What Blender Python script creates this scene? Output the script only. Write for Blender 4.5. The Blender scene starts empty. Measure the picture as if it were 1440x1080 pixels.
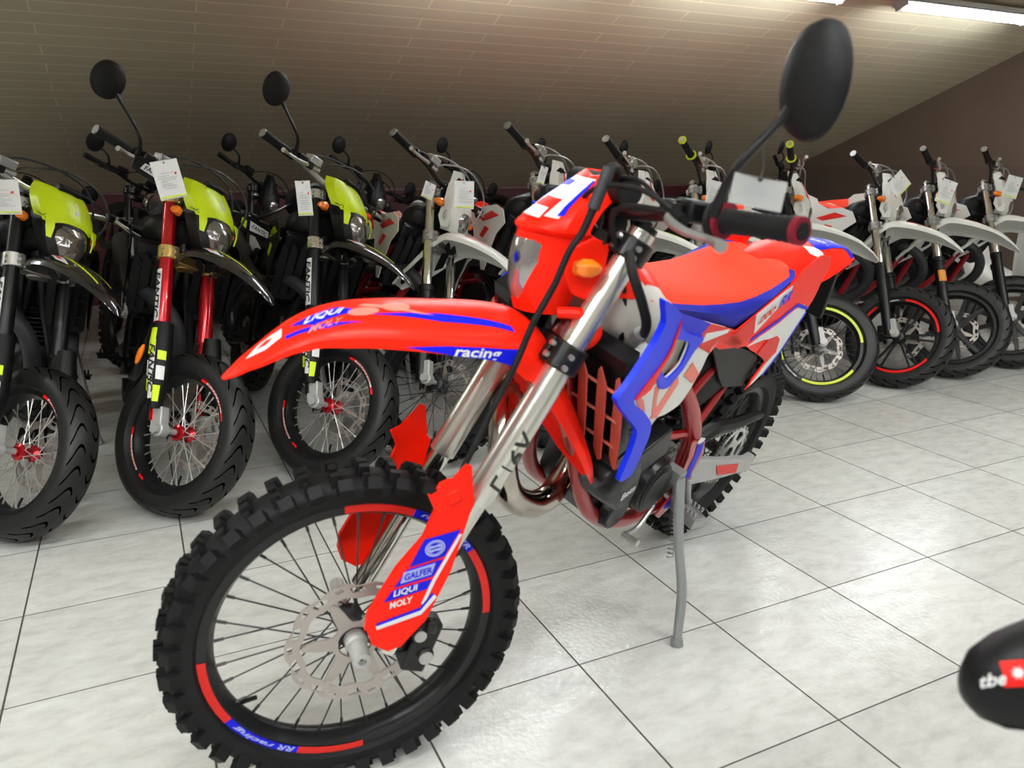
import bpy, bmesh, math, random
import numpy as np
from mathutils import Matrix, Vector
from mathutils.bvhtree import BVHTree
from mathutils.geometry import tessellate_polygon
PI = math.pi
sin, cos, rad = math.sin, math.cos, math.radians
COL = bpy.context.scene.collection
random.seed(4)

# ---------------------------------------------------------------- materials
MATS = {}
def mat(name, col, rough=.4, metal=0., spec=.5, coat=0., bump=None, trans=0., emit=None, noise=None, sss=0., alpha=None):
    if name in MATS: return MATS[name]
    m = bpy.data.materials.new(name); m.use_nodes = True
    nt = m.node_tree; b = nt.nodes['Principled BSDF']
    b.inputs['Base Color'].default_value = (*col, 1)
    b.inputs['Roughness'].default_value = rough
    b.inputs['Metallic'].default_value = metal
    b.inputs['Specular IOR Level'].default_value = spec
    b.inputs['Coat Weight'].default_value = coat
    b.inputs['Coat Roughness'].default_value = .08
    b.inputs['Transmission Weight'].default_value = trans
    if emit:
        b.inputs['Emission Color'].default_value = (*emit[0], 1); b.inputs['Emission Strength'].default_value = emit[1]
    if bump or noise:
        tc = nt.nodes.new('ShaderNodeTexCoord'); n = nt.nodes.new('ShaderNodeTexNoise')
        n.inputs['Scale'].default_value = (bump or noise)[0]; n.inputs['Detail'].default_value = 4
        nt.links.new(tc.outputs['Object'], n.inputs['Vector'])
        if bump:
            bp = nt.nodes.new('ShaderNodeBump'); bp.inputs['Strength'].default_value = bump[1]; bp.inputs['Distance'].default_value = .002
            nt.links.new(n.outputs['Fac'], bp.inputs['Height']); nt.links.new(bp.outputs['Normal'], b.inputs['Normal'])
        if noise:
            r = nt.nodes.new('ShaderNodeValToRGB')
            r.color_ramp.elements[0].position = .3; r.color_ramp.elements[1].position = .75
            r.color_ramp.elements[0].color = (*[c*noise[1] for c in col], 1); r.color_ramp.elements[1].color = (*col, 1)
            nt.links.new(n.outputs['Fac'], r.inputs['Fac']); nt.links.new(r.outputs['Color'], b.inputs['Base Color'])
    MATS[name] = m
    return m

def M(n): return MATS[n]
mat('red_plastic', (.93, .016, .004), .34, spec=.15, coat=.03)
mat('seat_red', (.95, .048, .018), .62, spec=.2, bump=(220, .25))
mat('seat_blue', (.012, .018, .30), .55, spec=.2, bump=(220, .25))
mat('blue_plastic', (.006, .028, .80), .32, spec=.16)
mat('white_plastic', (.70, .70, .66), .35, spec=.35)
mat('tank_plastic', (.58, .56, .50), .38, sss=.1)
mat('frame_red', (.33, .006, .006), .3, coat=.5)
mat('deep_red', (.30, .004, .01), .35, coat=.2)
mat('bright_red', (.80, .012, .008), .4, spec=.2)
mat('orange_seat', (.80, .045, .015), .6, bump=(200, .2))
mat('louvre_red', (.62, .11, .075), .42)  # red plastic, reflected light mixed into the colour as pink
mat('black_plastic', (.005, .005, .0055), .45, spec=.22)
mat('black_rough', (.006, .006, .0065), .6, spec=.22, bump=(160, .35))
mat('rubber', (.005, .005, .0055), .6, spec=.22, bump=(90, .3))
mat('black_metal', (.006, .006, .007), .32, spec=.32)
mat('gloss_black', (.008, .008, .010), .14, coat=.6)
mat('dark_grey', (.028, .028, .032), .45, spec=.35)
mat('grey_metal', (.38, .38, .38), .38, metal=.8)
mat('alu', (.60, .60, .59), .30, metal=.9)
mat('matte_alu', (.45, .45, .44), .45, metal=.35)
mat('chrome', (.72, .70, .66), .12, metal=1.)
mat('fork_silver', (.70, .69, .64), .27, metal=.85)
mat('pipe', (.50, .46, .40), .13, metal=1.)
mat('disc_steel', (.42, .38, .35), .38, metal=.6)
mat('spoke_steel', (.62, .61, .58), .3, metal=.8)
mat('spoke_dark', (.05, .05, .05), .35, metal=.7)
mat('gold', (.72, .50, .18), .3, metal=.85)
mat('red_anodised', (.50, .006, .014), .22, metal=.55, coat=.5)
mat('lime', (.64, .82, .008), .35, spec=.35)
mat('yellow_lime', (.62, .74, .02), .35)
mat('orange_lens', (.90, .20, .008), .18, coat=.5)
mat('orange_sticker', (.75, .30, .03), .4)
mat('sticker_red', (.66, .022, .016), .42, spec=.2)
mat('sticker_blue', (.006, .010, .60), .4, spec=.16)
mat('pale_blue', (.38, .42, .80), .4)
mat('sticker_white', (.74, .74, .74), .42)
mat('pink_white', (.80, .20, .15), .4, spec=.2)
mat('sticker_black', (.015, .015, .015), .4)
mat('grip_ring', (.17, .006, .018), .5, spec=.3)
mat('paper', (.70, .70, .69), .6)
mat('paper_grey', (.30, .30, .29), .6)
mat('print_grey', (.32, .34, .36), .7)
mat('zinc', (.36, .38, .38), .38, metal=.6)
mat('lens_glass', (.34, .33, .32), .1, metal=.75, bump=(38, 1.), coat=1.)
mat('dark_lens', (.20, .19, .18), .12, metal=.7, bump=(34, 1.), coat=1.)
mat('mirror_grey', (.10, .10, .10), .35, metal=.3)
mat('mirror_glass', (.8, .8, .8), .02, metal=1.)
mat('wheel_black', (.006, .006, .007), .35, spec=.35)

# street tyre with curved grooves (in wheel coordinates: axle = Y)
def tyre_mat():
    m = bpy.data.materials.new('street_rubber'); m.use_nodes = True; MATS['street_rubber'] = m
    nt = m.node_tree; N = nt.nodes.new; L = nt.links.new; b = nt.nodes['Principled BSDF']
    tc = N('ShaderNodeTexCoord'); sp = N('ShaderNodeSeparateXYZ'); L(tc.outputs['Object'], sp.inputs[0])
    def mth(op, a, b_=None):
        n = N('ShaderNodeMath'); n.operation = op
        for i, v in enumerate((a, b_)):
            if v is None: continue
            if isinstance(v, (int, float)): n.inputs[i].default_value = v
            else: L(v, n.inputs[i])
        return n.outputs[0]
    an = mth('ARCTAN2', sp.outputs[2], sp.outputs[0])
    ay = mth('ABSOLUTE', sp.outputs[1])
    ph = mth('ADD', mth('MULTIPLY', an, 13.0), mth('MULTIPLY', mth('SINE', mth('MULTIPLY', sp.outputs[1], 62.0)), 2.6))
    w = mth('ABSOLUTE', mth('SINE', mth('MULTIPLY', ph, 1.0)))
    line = mth('LESS_THAN', w, .26)
    band = mth('MULTIPLY', mth('GREATER_THAN', ay, .010), mth('LESS_THAN', ay, .054))
    rr = mth('SQRT', mth('ADD', mth('POWER', sp.outputs[0], 2.0), mth('POWER', sp.outputs[2], 2.0)))
    g = mth('MULTIPLY', mth('MULTIPLY', line, band), mth('GREATER_THAN', rr, .250))
    mx = N('ShaderNodeMix'); mx.data_type = 'RGBA'; L(g, mx.inputs[0])
    mx.inputs[6].default_value = (.0075, .0075, .008, 1); mx.inputs[7].default_value = (.001, .001, .001, 1)
    L(mx.outputs[2], b.inputs['Base Color'])
    bp = N('ShaderNodeBump'); bp.inputs['Strength'].default_value = 1.0; bp.inputs['Distance'].default_value = .006; bp.invert = True
    L(g, bp.inputs['Height']); L(bp.outputs['Normal'], b.inputs['Normal'])
    b.inputs['Roughness'].default_value = .48; L(mth('MULTIPLY', mth('SUBTRACT', 1.0, g), .42), b.inputs['Specular IOR Level'])
tyre_mat()

# ---------------------------------------------------------------- mesh helpers
def rot(axis, a): return Matrix.Rotation(a, 4, Vector(axis))
def T(x, y, z): return Matrix.Translation((x, y, z))
def frame(p0, p1):
    d = (Vector(p1)-Vector(p0)).normalized()
    u = d.orthogonal().normalized(); return d, u, d.cross(u)
def smooth_path(pts, k=6):
    P = [Vector(p) for p in pts]; out = []
    if len(P) < 3: return P
    for i in range(len(P)-1):
        a = P[i-1] if i else P[0]*2-P[1]; b = P[i]; c = P[i+1]; d = P[i+2] if i+2 < len(P) else P[-1]*2-P[-2]
        for j in range(k):
            t = j/k
            out.append(.5*((2*b)+(c-a)*t+(2*a-5*b+4*c-d)*t*t+(3*b-a-3*c+d)*t**3))
    out.append(P[-1]); return out

class MB:
    def __init__(s): s.v = []; s.f = []; s.mi = []; s.m = 0
    def add(s, vs, fs):
        o = len(s.v); s.v += [tuple(v) for v in vs]
        for f in fs: s.f.append([i+o for i in f]); s.mi.append(s.m)
        return s
    def mat(s, i): s.m = i; return s
    def box(s, c, sz, R=None):
        R = R or Matrix(); c = Vector(c); vs = []
        for x in (-.5, .5):
            for y in (-.5, .5):
                for z in (-.5, .5): vs.append(c+(R.to_3x3() @ Vector((x*sz[0], y*sz[1], z*sz[2]))))
        return s.add(vs, [(0,1,3,2),(4,6,7,5),(0,4,5,1),(2,3,7,6),(0,2,6,4),(1,5,7,3)])
    def cyl(s, p0, p1, r0, r1=None, n=16, cap=True):
        r1 = r0 if r1 is None else r1
        d, u, w = frame(p0, p1); p0 = Vector(p0); p1 = Vector(p1); vs = []
        for p, r in ((p0, r0), (p1, r1)):
            for i in range(n): a = 2*PI*i/n; vs.append(p+u*r*cos(a)+w*r*sin(a))
        fs = [(i, (i+1) % n, n+(i+1) % n, n+i) for i in range(n)]
        if cap: fs += [tuple(range(n))[::-1], tuple(range(n, 2*n))]
        return s.add(vs, fs)
    def rev(s, prof, p0, axis, n=32, closed=False, a0=0, a1=2*PI):
        """revolve (r,h) profile about axis through p0"""
        d = Vector(axis).normalized(); u = d.orthogonal().normalized(); w = d.cross(u); p0 = Vector(p0)
        full = abs(a1-a0-2*PI) < 1e-6; k = len(prof); vs = []; nn = n if full else n+1
        for i in range(nn):
            a = a0+(a1-a0)*i/n
            for r, h in prof: vs.append(p0+d*h+(u*cos(a)+w*sin(a))*r)
        fs = []
        for i in range(n):
            j = (i+1) % nn
            for q in range(k if closed else k-1):
                q2 = (q+1) % k; fs.append((i*k+q, i*k+q2, j*k+q2, j*k+q))
        return s.add(vs, fs)
    def tube(s, pts, r, n=10, sm=True, k=6, cap=True):
        P = smooth_path(pts, k) if sm else [Vector(p) for p in pts]
        m = len(P)
        if isinstance(r, (int, float)): R = [r]*m
        else: R = [float(np.interp(i/(m-1), np.linspace(0, 1, len(r)), r)) for i in range(m)]
        vs = []; u = None
        for i, p in enumerate(P):
            d = (P[min(i+1, m-1)]-P[max(i-1, 0)]).normalized()
            u = d.orthogonal().normalized() if u is None else (u-d*u.dot(d)).normalized()
            w = d.cross(u)
            for j in range(n): a = 2*PI*j/n; vs.append(p+(u*cos(a)+w*sin(a))*R[i])
        fs = [(i*n+j, i*n+(j+1) % n, (i+1)*n+(j+1) % n, (i+1)*n+j) for i in range(m-1) for j in range(n)]
        if cap: fs += [tuple(range(n))[::-1], tuple(range((m-1)*n, m*n))]
        return s.add(vs, fs)
    def loft(s, rings, cap=True, closed=True, mfun=None):
        n = len(rings[0]); vs = [p for r in rings for p in r]; o = len(s.v)
        s.v += [tuple(v) for v in vs]
        for i in range(len(rings)-1):
            for j in range(n if closed else n-1):
                s.f.append([o+i*n+j, o+i*n+(j+1) % n, o+(i+1)*n+(j+1) % n, o+(i+1)*n+j]); s.mi.append(mfun(i, j) if mfun else s.m)
        if cap:
            s.f.append([o+q for q in range(n)][::-1]); s.mi.append(mfun(0, 0) if mfun else s.m)
            s.f.append([o+(len(rings)-1)*n+q for q in range(n)]); s.mi.append(mfun(len(rings)-2, 0) if mfun else s.m)
        return s
    def sheet(s, G, t, mfun=None):
        """grid of points G[i][j] given thickness t along its normals"""
        G = [[Vector(p) for p in r] for r in G]; a = len(G); b = len(G[0]); Nn = []
        for i in range(a):
            row = []
            for j in range(b):
                du = G[min(i+1, a-1)][j]-G[max(i-1, 0)][j]; dv = G[i][min(j+1, b-1)]-G[i][max(j-1, 0)]
                n = du.cross(dv); row.append(n.normalized() if n.length > 1e-9 else Vector((0, 0, 1)))
            Nn.append(row)
        o = len(s.v)
        for i in range(a):
            for j in range(b): s.v.append(tuple(G[i][j]))
        for i in range(a):
            for j in range(b): s.v.append(tuple(G[i][j]-Nn[i][j]*t))
        q = a*b
        def F(f, m): s.f.append([o+x for x in f]); s.mi.append(m)
        for i in range(a-1):
            for j in range(b-1):
                m = mfun(i, j) if mfun else s.m
                F((i*b+j, (i+1)*b+j, (i+1)*b+j+1, i*b+j+1), m); F((q+i*b+j, q+i*b+j+1, q+(i+1)*b+j+1, q+(i+1)*b+j), m)
        for i in range(a-1):
            m = mfun(i, 0) if mfun else s.m
            F((i*b, q+i*b, q+(i+1)*b, (i+1)*b), m); m = mfun(i, b-2) if mfun else s.m
            F((i*b+b-1, (i+1)*b+b-1, q+(i+1)*b+b-1, q+i*b+b-1), m)
        for j in range(b-1):
            m = mfun(0, j) if mfun else s.m
            F((j, j+1, q+j+1, q+j), m); m = mfun(a-2, j) if mfun else s.m
            F(((a-1)*b+j, q+(a-1)*b+j, q+(a-1)*b+j+1, (a-1)*b+j+1), m)
        return s
    def plate(s, loops, fn, nrm, t):
        """polygon with holes: fn maps (a,b) to 3D; thickened by t along -nrm"""
        if isinstance(loops[0][0], (int, float)): loops = [loops]
        flat = [p for l in loops for p in l]; tris = tessellate_polygon([[Vector((p[0], p[1], 0)) for p in l] for l in loops])
        nv = len(flat); nrm = Vector(nrm); top = [Vector(fn(*p)) for p in flat]; bot = [p-nrm*t for p in top]
        fs = [tuple(x) for x in tris]+[tuple(nv+i for i in x)[::-1] for x in tris]; k = 0
        for l in loops:
            for i in range(len(l)):
                j = (i+1) % len(l); fs.append((k+i, k+j, nv+k+j, nv+k+i))
            k += len(l)
        return s.add(top+bot, fs)

def make_mesh(name, mb, mats, smooth=35, xf=None):
    me = bpy.data.meshes.new(name); me.from_pydata(mb.v, [], mb.f)
    for m in mats: me.materials.append(M(m) if isinstance(m, str) else m)
    me.polygons.foreach_set('material_index', np.array(mb.mi, dtype=np.int32))
    if xf is not None: me.transform(xf)
    bm = bmesh.new(); bm.from_mesh(me); bmesh.ops.remove_doubles(bm, verts=bm.verts, dist=1e-5)
    bmesh.ops.recalc_face_normals(bm, faces=bm.faces)
    if smooth:
        a = rad(smooth)
        for f in bm.faces: f.smooth = True
        for e in bm.edges:
            if len(e.link_faces) == 2: e.smooth = e.calc_face_angle(0) < a
            else: e.smooth = False
    bm.to_mesh(me); bm.free(); me.update()
    return me

CACHE = {}
XFS = {}
def link(name, me, parent=None, xf=None, bevel=0, seg=2):
    o = bpy.data.objects.new(name, me); COL.objects.link(o)
    X = xf or Matrix()
    if parent is not None:
        o.parent = parent; o.matrix_basis = XFS.get(parent, Matrix()).inverted() @ X
        XFS[o] = X
    elif xf is not None: o.matrix_basis = X
    if bevel:
        b = o.modifiers.new('bevel', 'BEVEL'); b.width = bevel; b.segments = seg; b.limit_method = 'ANGLE'; b.angle_limit = rad(40)
    return o
def part(name, key, fn, mats, parent, xf=None, bevel=0, smooth=35, seg=2):
    """mesh is built once per key; fn() returns an MB"""
    k = (name, key, tuple(mats)) if key is not None else None
    if k is None or k not in CACHE:
        me = make_mesh(name, fn(), mats, smooth)
        if k is not None: CACHE[k] = me
    else: me = CACHE[k]
    return link(name, me, parent, xf, bevel, seg)
def thing(name, label, cat, Mx, group=None):
    o = bpy.data.objects.new(name, None); COL.objects.link(o); o.matrix_basis = Mx
    o.empty_display_size = .1; XFS[o] = Matrix(); o['label'] = label; o['category'] = cat
    if group: o['group'] = group
    return o
def tag(o, label, cat, group=None):
    o['label'] = label; o['category'] = cat
    if group: o['group'] = group
    return o

TXT = {}
def text_geo(s, shear=0., bold=0.):
    k = (s, shear, bold)
    if k in TXT: return TXT[k]
    cu = bpy.data.curves.new('t', 'FONT'); cu.body = s; cu.size = 1; cu.shear = shear; cu.offset = bold; cu.resolution_u = 3
    cu.align_x = 'CENTER'; cu.align_y = 'CENTER'
    o = bpy.data.objects.new('t', cu); COL.objects.link(o); bpy.context.view_layer.update()
    me = o.to_mesh(); vs = [(v.co.x, v.co.y) for v in me.vertices]; fs = [tuple(p.vertices) for p in me.polygons]
    bm = bmesh.new(); bm.from_mesh(me); bmesh.ops.triangulate(bm, faces=bm.faces)
    for _ in range(4):
        es = [e for e in bm.edges if e.calc_length() > .22]
        if not es: break
        bmesh.ops.subdivide_edges(bm, edges=es, cuts=1); bmesh.ops.triangulate(bm, faces=bm.faces)
    bm.verts.index_update(); vs = [(v.co.x, v.co.y) for v in bm.verts]; fs = [tuple(v.index for v in f.verts) for f in bm.faces]; bm.free()
    o.to_mesh_clear(); bpy.data.objects.remove(o); bpy.data.curves.remove(cu)
    if vs:
        x0 = min(v[0] for v in vs); x1 = max(v[0] for v in vs); y0 = min(v[1] for v in vs); y1 = max(v[1] for v in vs)
        vs = [((x-(x0+x1)/2)/max(1e-6, x1-x0), (y-(y0+y1)/2)/max(1e-6, y1-y0)) for x, y in vs]
    TXT[k] = (vs, fs); return TXT[k]
def text_mb(mb, s, c, right, up, w, h, shear=0., bold=.02):
    """lettering of width w and height h centred at c"""
    vs, fs = text_geo(s, shear, bold); c = Vector(c); R = Vector(right).normalized(); U = Vector(up).normalized()
    return mb.add([c+R*x*w+U*y*h for x, y in vs], fs)

# ---------------------------------------------------------------- wheels (own coordinates: axle along +Y, left side = +Y)
def torus_prof(Ro, Ri, w, crown=.5, n=14):
    """half-closed tyre section as (r,h): outer radius Ro, bead radius Ri, width w"""
    pr = []
    for i in range(n+1):
        a = -PI*.5*1.25+PI*1.25*i/n
        h = sin(a)*w/2 if abs(a) <= PI/2 else math.copysign(w/2*(1-.18*(abs(a)-PI/2)), a)
        pr.append((0, h, a))
    mid = Ri+(Ro-Ri)*.42; out = []
    for _, h, a in pr:
        c = cos(a)
        r = mid+(Ro-mid)*(max(0, c)**(.75)) if c >= 0 else mid+(mid-Ri)*c*1.6
        out.append((r, h))
    out = [(Ri, -w*.30)]+out+[(Ri, w*.30)]
    return out
def tyre_knobby(Ro, Ri, w):
    mb = MB(); base = Ro-.015
    mb.rev(torus_prof(base, Ri, w-.012), (0, 0, 0), (0, 1, 0), n=64, closed=True)
    N = 40; half = w/2
    for i in range(N):
        a = 2*PI*i/N
        R = rot((0, 1, 0), -a)
        def blk(y0, y1, x0, x1, r0, r1, tilt=0, taper=.85):
            vs = []
            for rr, tp in ((r0, 1), (r1, taper)):
                for (xx, yy) in ((x0, y0), (x1, y0), (x1, y1), (x0, y1)):
                    cx = (x0+x1)/2; cy = (y0+y1)/2
                    X = cx+(xx-cx)*tp; Y = cy+(yy-cy)*tp+(tilt*(rr-r0))
                    vs.append(R @ Vector((X, Y, rr)))
            mb.add(vs, [(0, 1, 2, 3), (7, 6, 5, 4), (0, 4, 5, 1), (1, 5, 6, 2), (2, 6, 7, 3), (3, 7, 4, 0)])
        if i % 2 == 0:
            for sg in (-1, 1): blk(*sorted((sg*.026, sg*.037)), -.006, .006, base-.014, Ro-.005)
            blk(-.020, -.003, -.010, .010, base-.008, Ro+.001, taper=.9); blk(.003, .020, -.010, .010, base-.008, Ro+.001, taper=.9)
        else:
            blk(-.012, .012, -.008, .008, base-.008, Ro)
            for sg in (-1, 1): blk(*sorted((sg*.018, sg*.035)), -.010, .010, base-.014, Ro-.003, taper=.9)
        # shoulder knobs
        for sg in (-1, 1):
            off = .5*2*PI/N*(.5 if sg > 0 else 0)
            R2 = rot((0, 1, 0), -(a+off)); vs = []
            for t_, (yr, rr) in enumerate(((half*.72, base-.022), (half*1.03, Ro-.016))):
                sx = .0150 if t_ == 0 else .0125
                for xx, dy in ((-sx, -.009), (sx, -.009), (sx, .009), (-sx, .009)):
                    vs.append(R2 @ Vector((xx, sg*(yr+dy*.75), rr-dy*.9)))
            mb.add(vs, [(0, 1, 2, 3), (7, 6, 5, 4), (0, 4, 5, 1), (1, 5, 6, 2), (2, 6, 7, 3), (3, 7, 4, 0)])
    return mb
def tyre_street(Ro, Ri, w):
    return MB().rev(torus_prof(Ro, Ri, w), (0, 0, 0), (0, 1, 0), n=72, closed=True)
def rim_mb(Ri, w, depth=.022):
    p = [(Ri+.008, -w/2), (Ri+.009, -w/2+.005), (Ri-.004, -w/2+.009), (Ri-depth*.6, -w*.2), (Ri-depth, 0), (Ri-depth*.6, w*.2), (Ri-.004, w/2-.009), (Ri+.009, w/2-.005), (Ri+.008, w/2),
         (Ri-.0145, w/2-.001), (Ri-.0165, w/2-.004), (Ri-depth-.004, w*.16), (Ri-depth-.006, 0), (Ri-depth-.004, -w*.16), (Ri-.0165, -w/2+.004), (Ri-.0145, -w/2+.001)]
    return MB().rev(p, (0, 0, 0), (0, 1, 0), n=72, closed=True)
def disc_mb(R0, R1, y, t=.004, wavy=10):
    mb = MB(); n = wavy*8; rings = ([], [], [], [])
    G = []
    outer = []; inner = []
    for i in range(n):
        a = 2*PI*i/n; wv = .5+.5*cos(wavy*a)
        ro = R1-.008*(1-wv)**2*1.0; outer.append((ro*cos(a), ro*sin(a)))
        ri = R0+.006*wv; inner.append((ri*cos(a), ri*sin(a)))
    loops = [outer, inner[::-1]]
    for k in range(wavy):                      # slots
        a = 2*PI*(k+.5)/wavy; rm = (R0+R1)/2; l = []
        for (dr, da) in ((-.006, -.11), (.007, -.16), (.009, .05), (-.002, .13)):
            l.append(((rm+dr)*cos(a+da), (rm+dr)*sin(a+da)))
        loops.append(l)
        a = 2*PI*k/wavy; l = []
        for (dr, da) in ((.010, -.07), (.013, .05), (.004, .08), (.002, -.04)):
            l.append(((rm+dr)*cos(a+da), (rm+dr)*sin(a+da)))
        loops.append(l)
    mb.plate(loops, lambda a, b: (a, y, b), (0, 1, 0), t)
    return mb
def disc_carrier(R0, rh, y, arms=6):
    mb = MB(); lp = []
    n = arms*12
    for i in range(n):
        a = 2*PI*i/n; c = .5+.5*cos(arms*a); r = rh+.010+(R0+.006-rh-.010)*c**3; lp.append((r*cos(a), r*sin(a)))
    hole = [(rh*cos(-2*PI*i/24), rh*sin(-2*PI*i/24)) for i in range(24)]
    mb.plate([lp, hole], lambda a, b: (a, y, b), (0, 1, 0), .005)
    for k in range(arms):
        a = 2*PI*k/arms; mb.cyl(((R0-.002)*cos(a), y-.006, (R0-.002)*sin(a)), ((R0-.002)*cos(a), y+.003, (R0-.002)*sin(a)), .006, n=10)
    return mb
def hub_mb(rl, rr, wl=.03, wr=.03, core=.018):
    p = [(.008, -wr-.012), (.017, -wr-.012), (.019, -wr-.004), (rr, -wr), (rr, -wr+.005), (core, -wr+.016), (core, wl-.016), (rl, wl-.005), (rl, wl), (.022, wl+.006), (.020, wl+.018), (.008, wl+.018)]
    return MB().rev(p, (0, 0, 0), (0, 1, 0), n=28, closed=True)
def spoke_mb(side, lead, Rr, rh, yh):
    a = side*0; da = .62*lead
    p0 = (rh*sin(da), side*yh, rh*cos(da)); p1 = (0, side*.004, Rr)
    mb = MB().cyl(p0, p1, .0017, n=6)
    d = (Vector(p0)-Vector(p1)).normalized()
    mb.cyl(p1, Vector(p1)+d*.02, .0032, n=6)
    return mb
def arc_decal(R0, R1, a0, a1, y, n=20, cone=.0):
    mb = MB(); vs = []
    for i in range(n+1):
        a = a0+(a1-a0)*i/n
        vs.append((R0*cos(a), y, R0*sin(a))); vs.append((R1*cos(a), y-cone, R1*sin(a)))
    mb.add(vs, [(2*i, 2*i+1, 2*i+3, 2*i+2) for i in range(n)])
    return mb
def arc_text(mb, s, R, a, h, wdt, y, flip=1, shear=.3, bold=.03):
    vs, fs = text_geo(s, shear, bold)
    return mb.add([((R+v[1]*h)*cos(a+v[0]*wdt/R*flip), y, (R+v[1]*h)*sin(a+v[0]*wdt/R*flip)) for v in vs], fs)

def build_wheel(root, name, xf, c, front=True):
    """c: dict kind, Ro, Ri, w ..."""
    Ro, Ri, w = c['Ro'], c['Ri'], c['w']; kind = c['kind']; rw = w*.62
    wheel = part(name, (Ri, rw), lambda: rim_mb(Ri, rw), [c.get('rim', 'wheel_black')], root, xf)
    if c['knob']: part('tyre', (Ro, Ri, w, 1), lambda: tyre_knobby(Ro, Ri, w), ['rubber'], wheel, xf)
    else: part('tyre', (Ro, Ri, w, 0), lambda: tyre_street(Ro, Ri, w), ['street_rubber'], wheel, xf)
    if kind == 'wire':
        part('hub', 'h%s' % front, lambda: hub_mb(.030, .030) if front else hub_mb(.038, .038, .04, .04), [c.get('hub', 'dark_grey')], wheel, xf)
        n = 32 if c.get('full', True) else 16; Rr = Ri-.026; k = 0
        for i in range(n):
            side = 1 if i % 2 else -1; lead = 1 if (i//2) % 2 else -1
            a = 2*PI*i/n
            part('spoke', (side, lead, Rr), lambda: spoke_mb(side, lead, Rr, .028, .026), [c.get('spoke', 'spoke_steel')], wheel, xf @ rot((0, 1, 0), a))
        def nip():
            mb = MB()
            mb.cyl((0, .0, Ri-.03), (.002, .012, Ri-.062), .0045, n=8); return mb
        part('valve', Ri, nip, ['black_metal'], wheel, xf @ rot((0, 1, 0), c.get('valve', 2.75)))
    else:
        part('hub', 'cast', lambda: hub_mb(.034, .034, .035, .035, .026), ['wheel_black'], wheel, xf)
        na = 3 if kind == 'cast3' else 6
        def arm():
            mb = MB(); R1 = Ri-.018
            if kind == 'cast3':
                for sg in (-1, 1):
                    rings = []
                    for t in (0, .35, .7, 1):
                        r = .03+(R1-.03)*t; off = sg*(.012+.050*t**1.4); hw = .016-.004*t; th = .014-.004*t
                        rings.append([(off-hw, -th, r), (off+hw, -th, r), (off+hw, th, r), (off-hw, th, r)])
                    mb.loft(rings)
                mb.box((0, 0, .055), (.045, .016, .05))
            else:
                for sg in (-1, 1):
                    rings = []
                    for t in (0, .5, 1):
                        r = .03+(R1-.03)*t; off = sg*(.006+.016*t); hw = .0055
                        rings.append([(off-hw, -.008, r), (off+hw, -.008, r), (off+hw, .008, r), (off-hw, .008, r)])
                    mb.loft(rings)
            return mb
        for i in range(na):
            part('spoke', (kind, Ri), arm, ['wheel_black'], wheel, xf @ rot((0, 1, 0), 2*PI*i/na+.3), bevel=.002)
    if c.get('disc', True):
        yd = .052 if front else -.05; R1 = c.get('discR', .13)
        d = part('brake_disc', (R1, yd), lambda: disc_mb(R1-.034, R1, yd+.002), ['disc_steel'], wheel, xf)
        part('disc_carrier', (R1, yd), lambda: disc_carrier(R1-.034, .034, yd+.002), [c.get('carrier', 'disc_steel')], d, xf)
    return wheel

# ---------------------------------------------------------------- shared motorcycle shapes
RAKE = .45561586394134707
D = Vector((-sin(RAKE), 0, cos(RAKE))); NN = Vector((cos(RAKE), 0, sin(RAKE)))
def fk(s, y): p = -NN*.03+D*s; return Vector((p.x, y, p.z))
def steer_xf(wb, Rf, steer):
    fa = Vector((wb, 0, Rf)); ax0 = fa-NN*.05
    return T(*ax0) @ Matrix.Rotation(steer, 4, D) @ T(*(fa-ax0))

def fender_mb(path, mats_rows=None, t=.004, nj=24, pw=2.2, skirt=1.0):
    """path rows: x, z, halfwidth, drop ; cross-section arch normal to the path"""
    P = smooth_path([(p[0], 0, p[1]) for p in path], 5)
    m = len(P); tt = np.linspace(0, 1, m); u0 = np.linspace(0, 1, len(path))
    W = np.interp(tt, u0, [p[2] for p in path]); Dr = np.interp(tt, u0, [p[3] for p in path]); G = []
    for i in range(m):
        d = (P[min(i+1, m-1)]-P[max(i-1, 0)]).normalized(); nr = Vector((d.z, 0, -d.x))
        if nr.z < 0 and i < m*.6: nr = -nr
        if i >= m*.6 and nr.dot(prev) < 0: nr = -nr
        prev = nr; row = []
        for j in range(nj+1):
            u = -1+2*j/nj; au = abs(u)
            yy = W[i]*math.copysign(min(1, au*1.12), u) if au < .9 else W[i]*math.copysign(1+(au-.9)*.35, u)
            dd = Dr[i]*(au**pw) if au < .9 else Dr[i]*(.9**pw+(au-.9)*5*skirt)
            q = P[i]-nr*dd; row.append((q.x, yy, q.z))
        G.append(row)
    return MB().sheet(G, t)
def row_mask(rows, t=.004, nj=16, notch=None, rim=.05):
    """rows: z, cx, halfwidth, back"""
    G = []
    rows = smooth_path([(r[1], r[2], r[0]) for r in rows], 3), [r[3] for r in rows]
    P, B = rows; m = len(P); Bk = np.interp(np.linspace(0, 1, m), np.linspace(0, 1, len(B)), B)
    for i, p in enumerate(P):
        r = []
        r.append((p.x-Bk[i]-rim, -p.y*1.02, p.z))
        for j in range(nj+1):
            u = -1+2*j/nj; r.append((p.x-Bk[i]*abs(u)**2.2, p.y*u, p.z-(notch*(1-abs(u)) if notch and i == m-1 else 0)))
        r.append((p.x-Bk[i]-rim, p.y*1.02, p.z)); G.append(r)
    return MB().sheet(G, t), G
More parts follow.
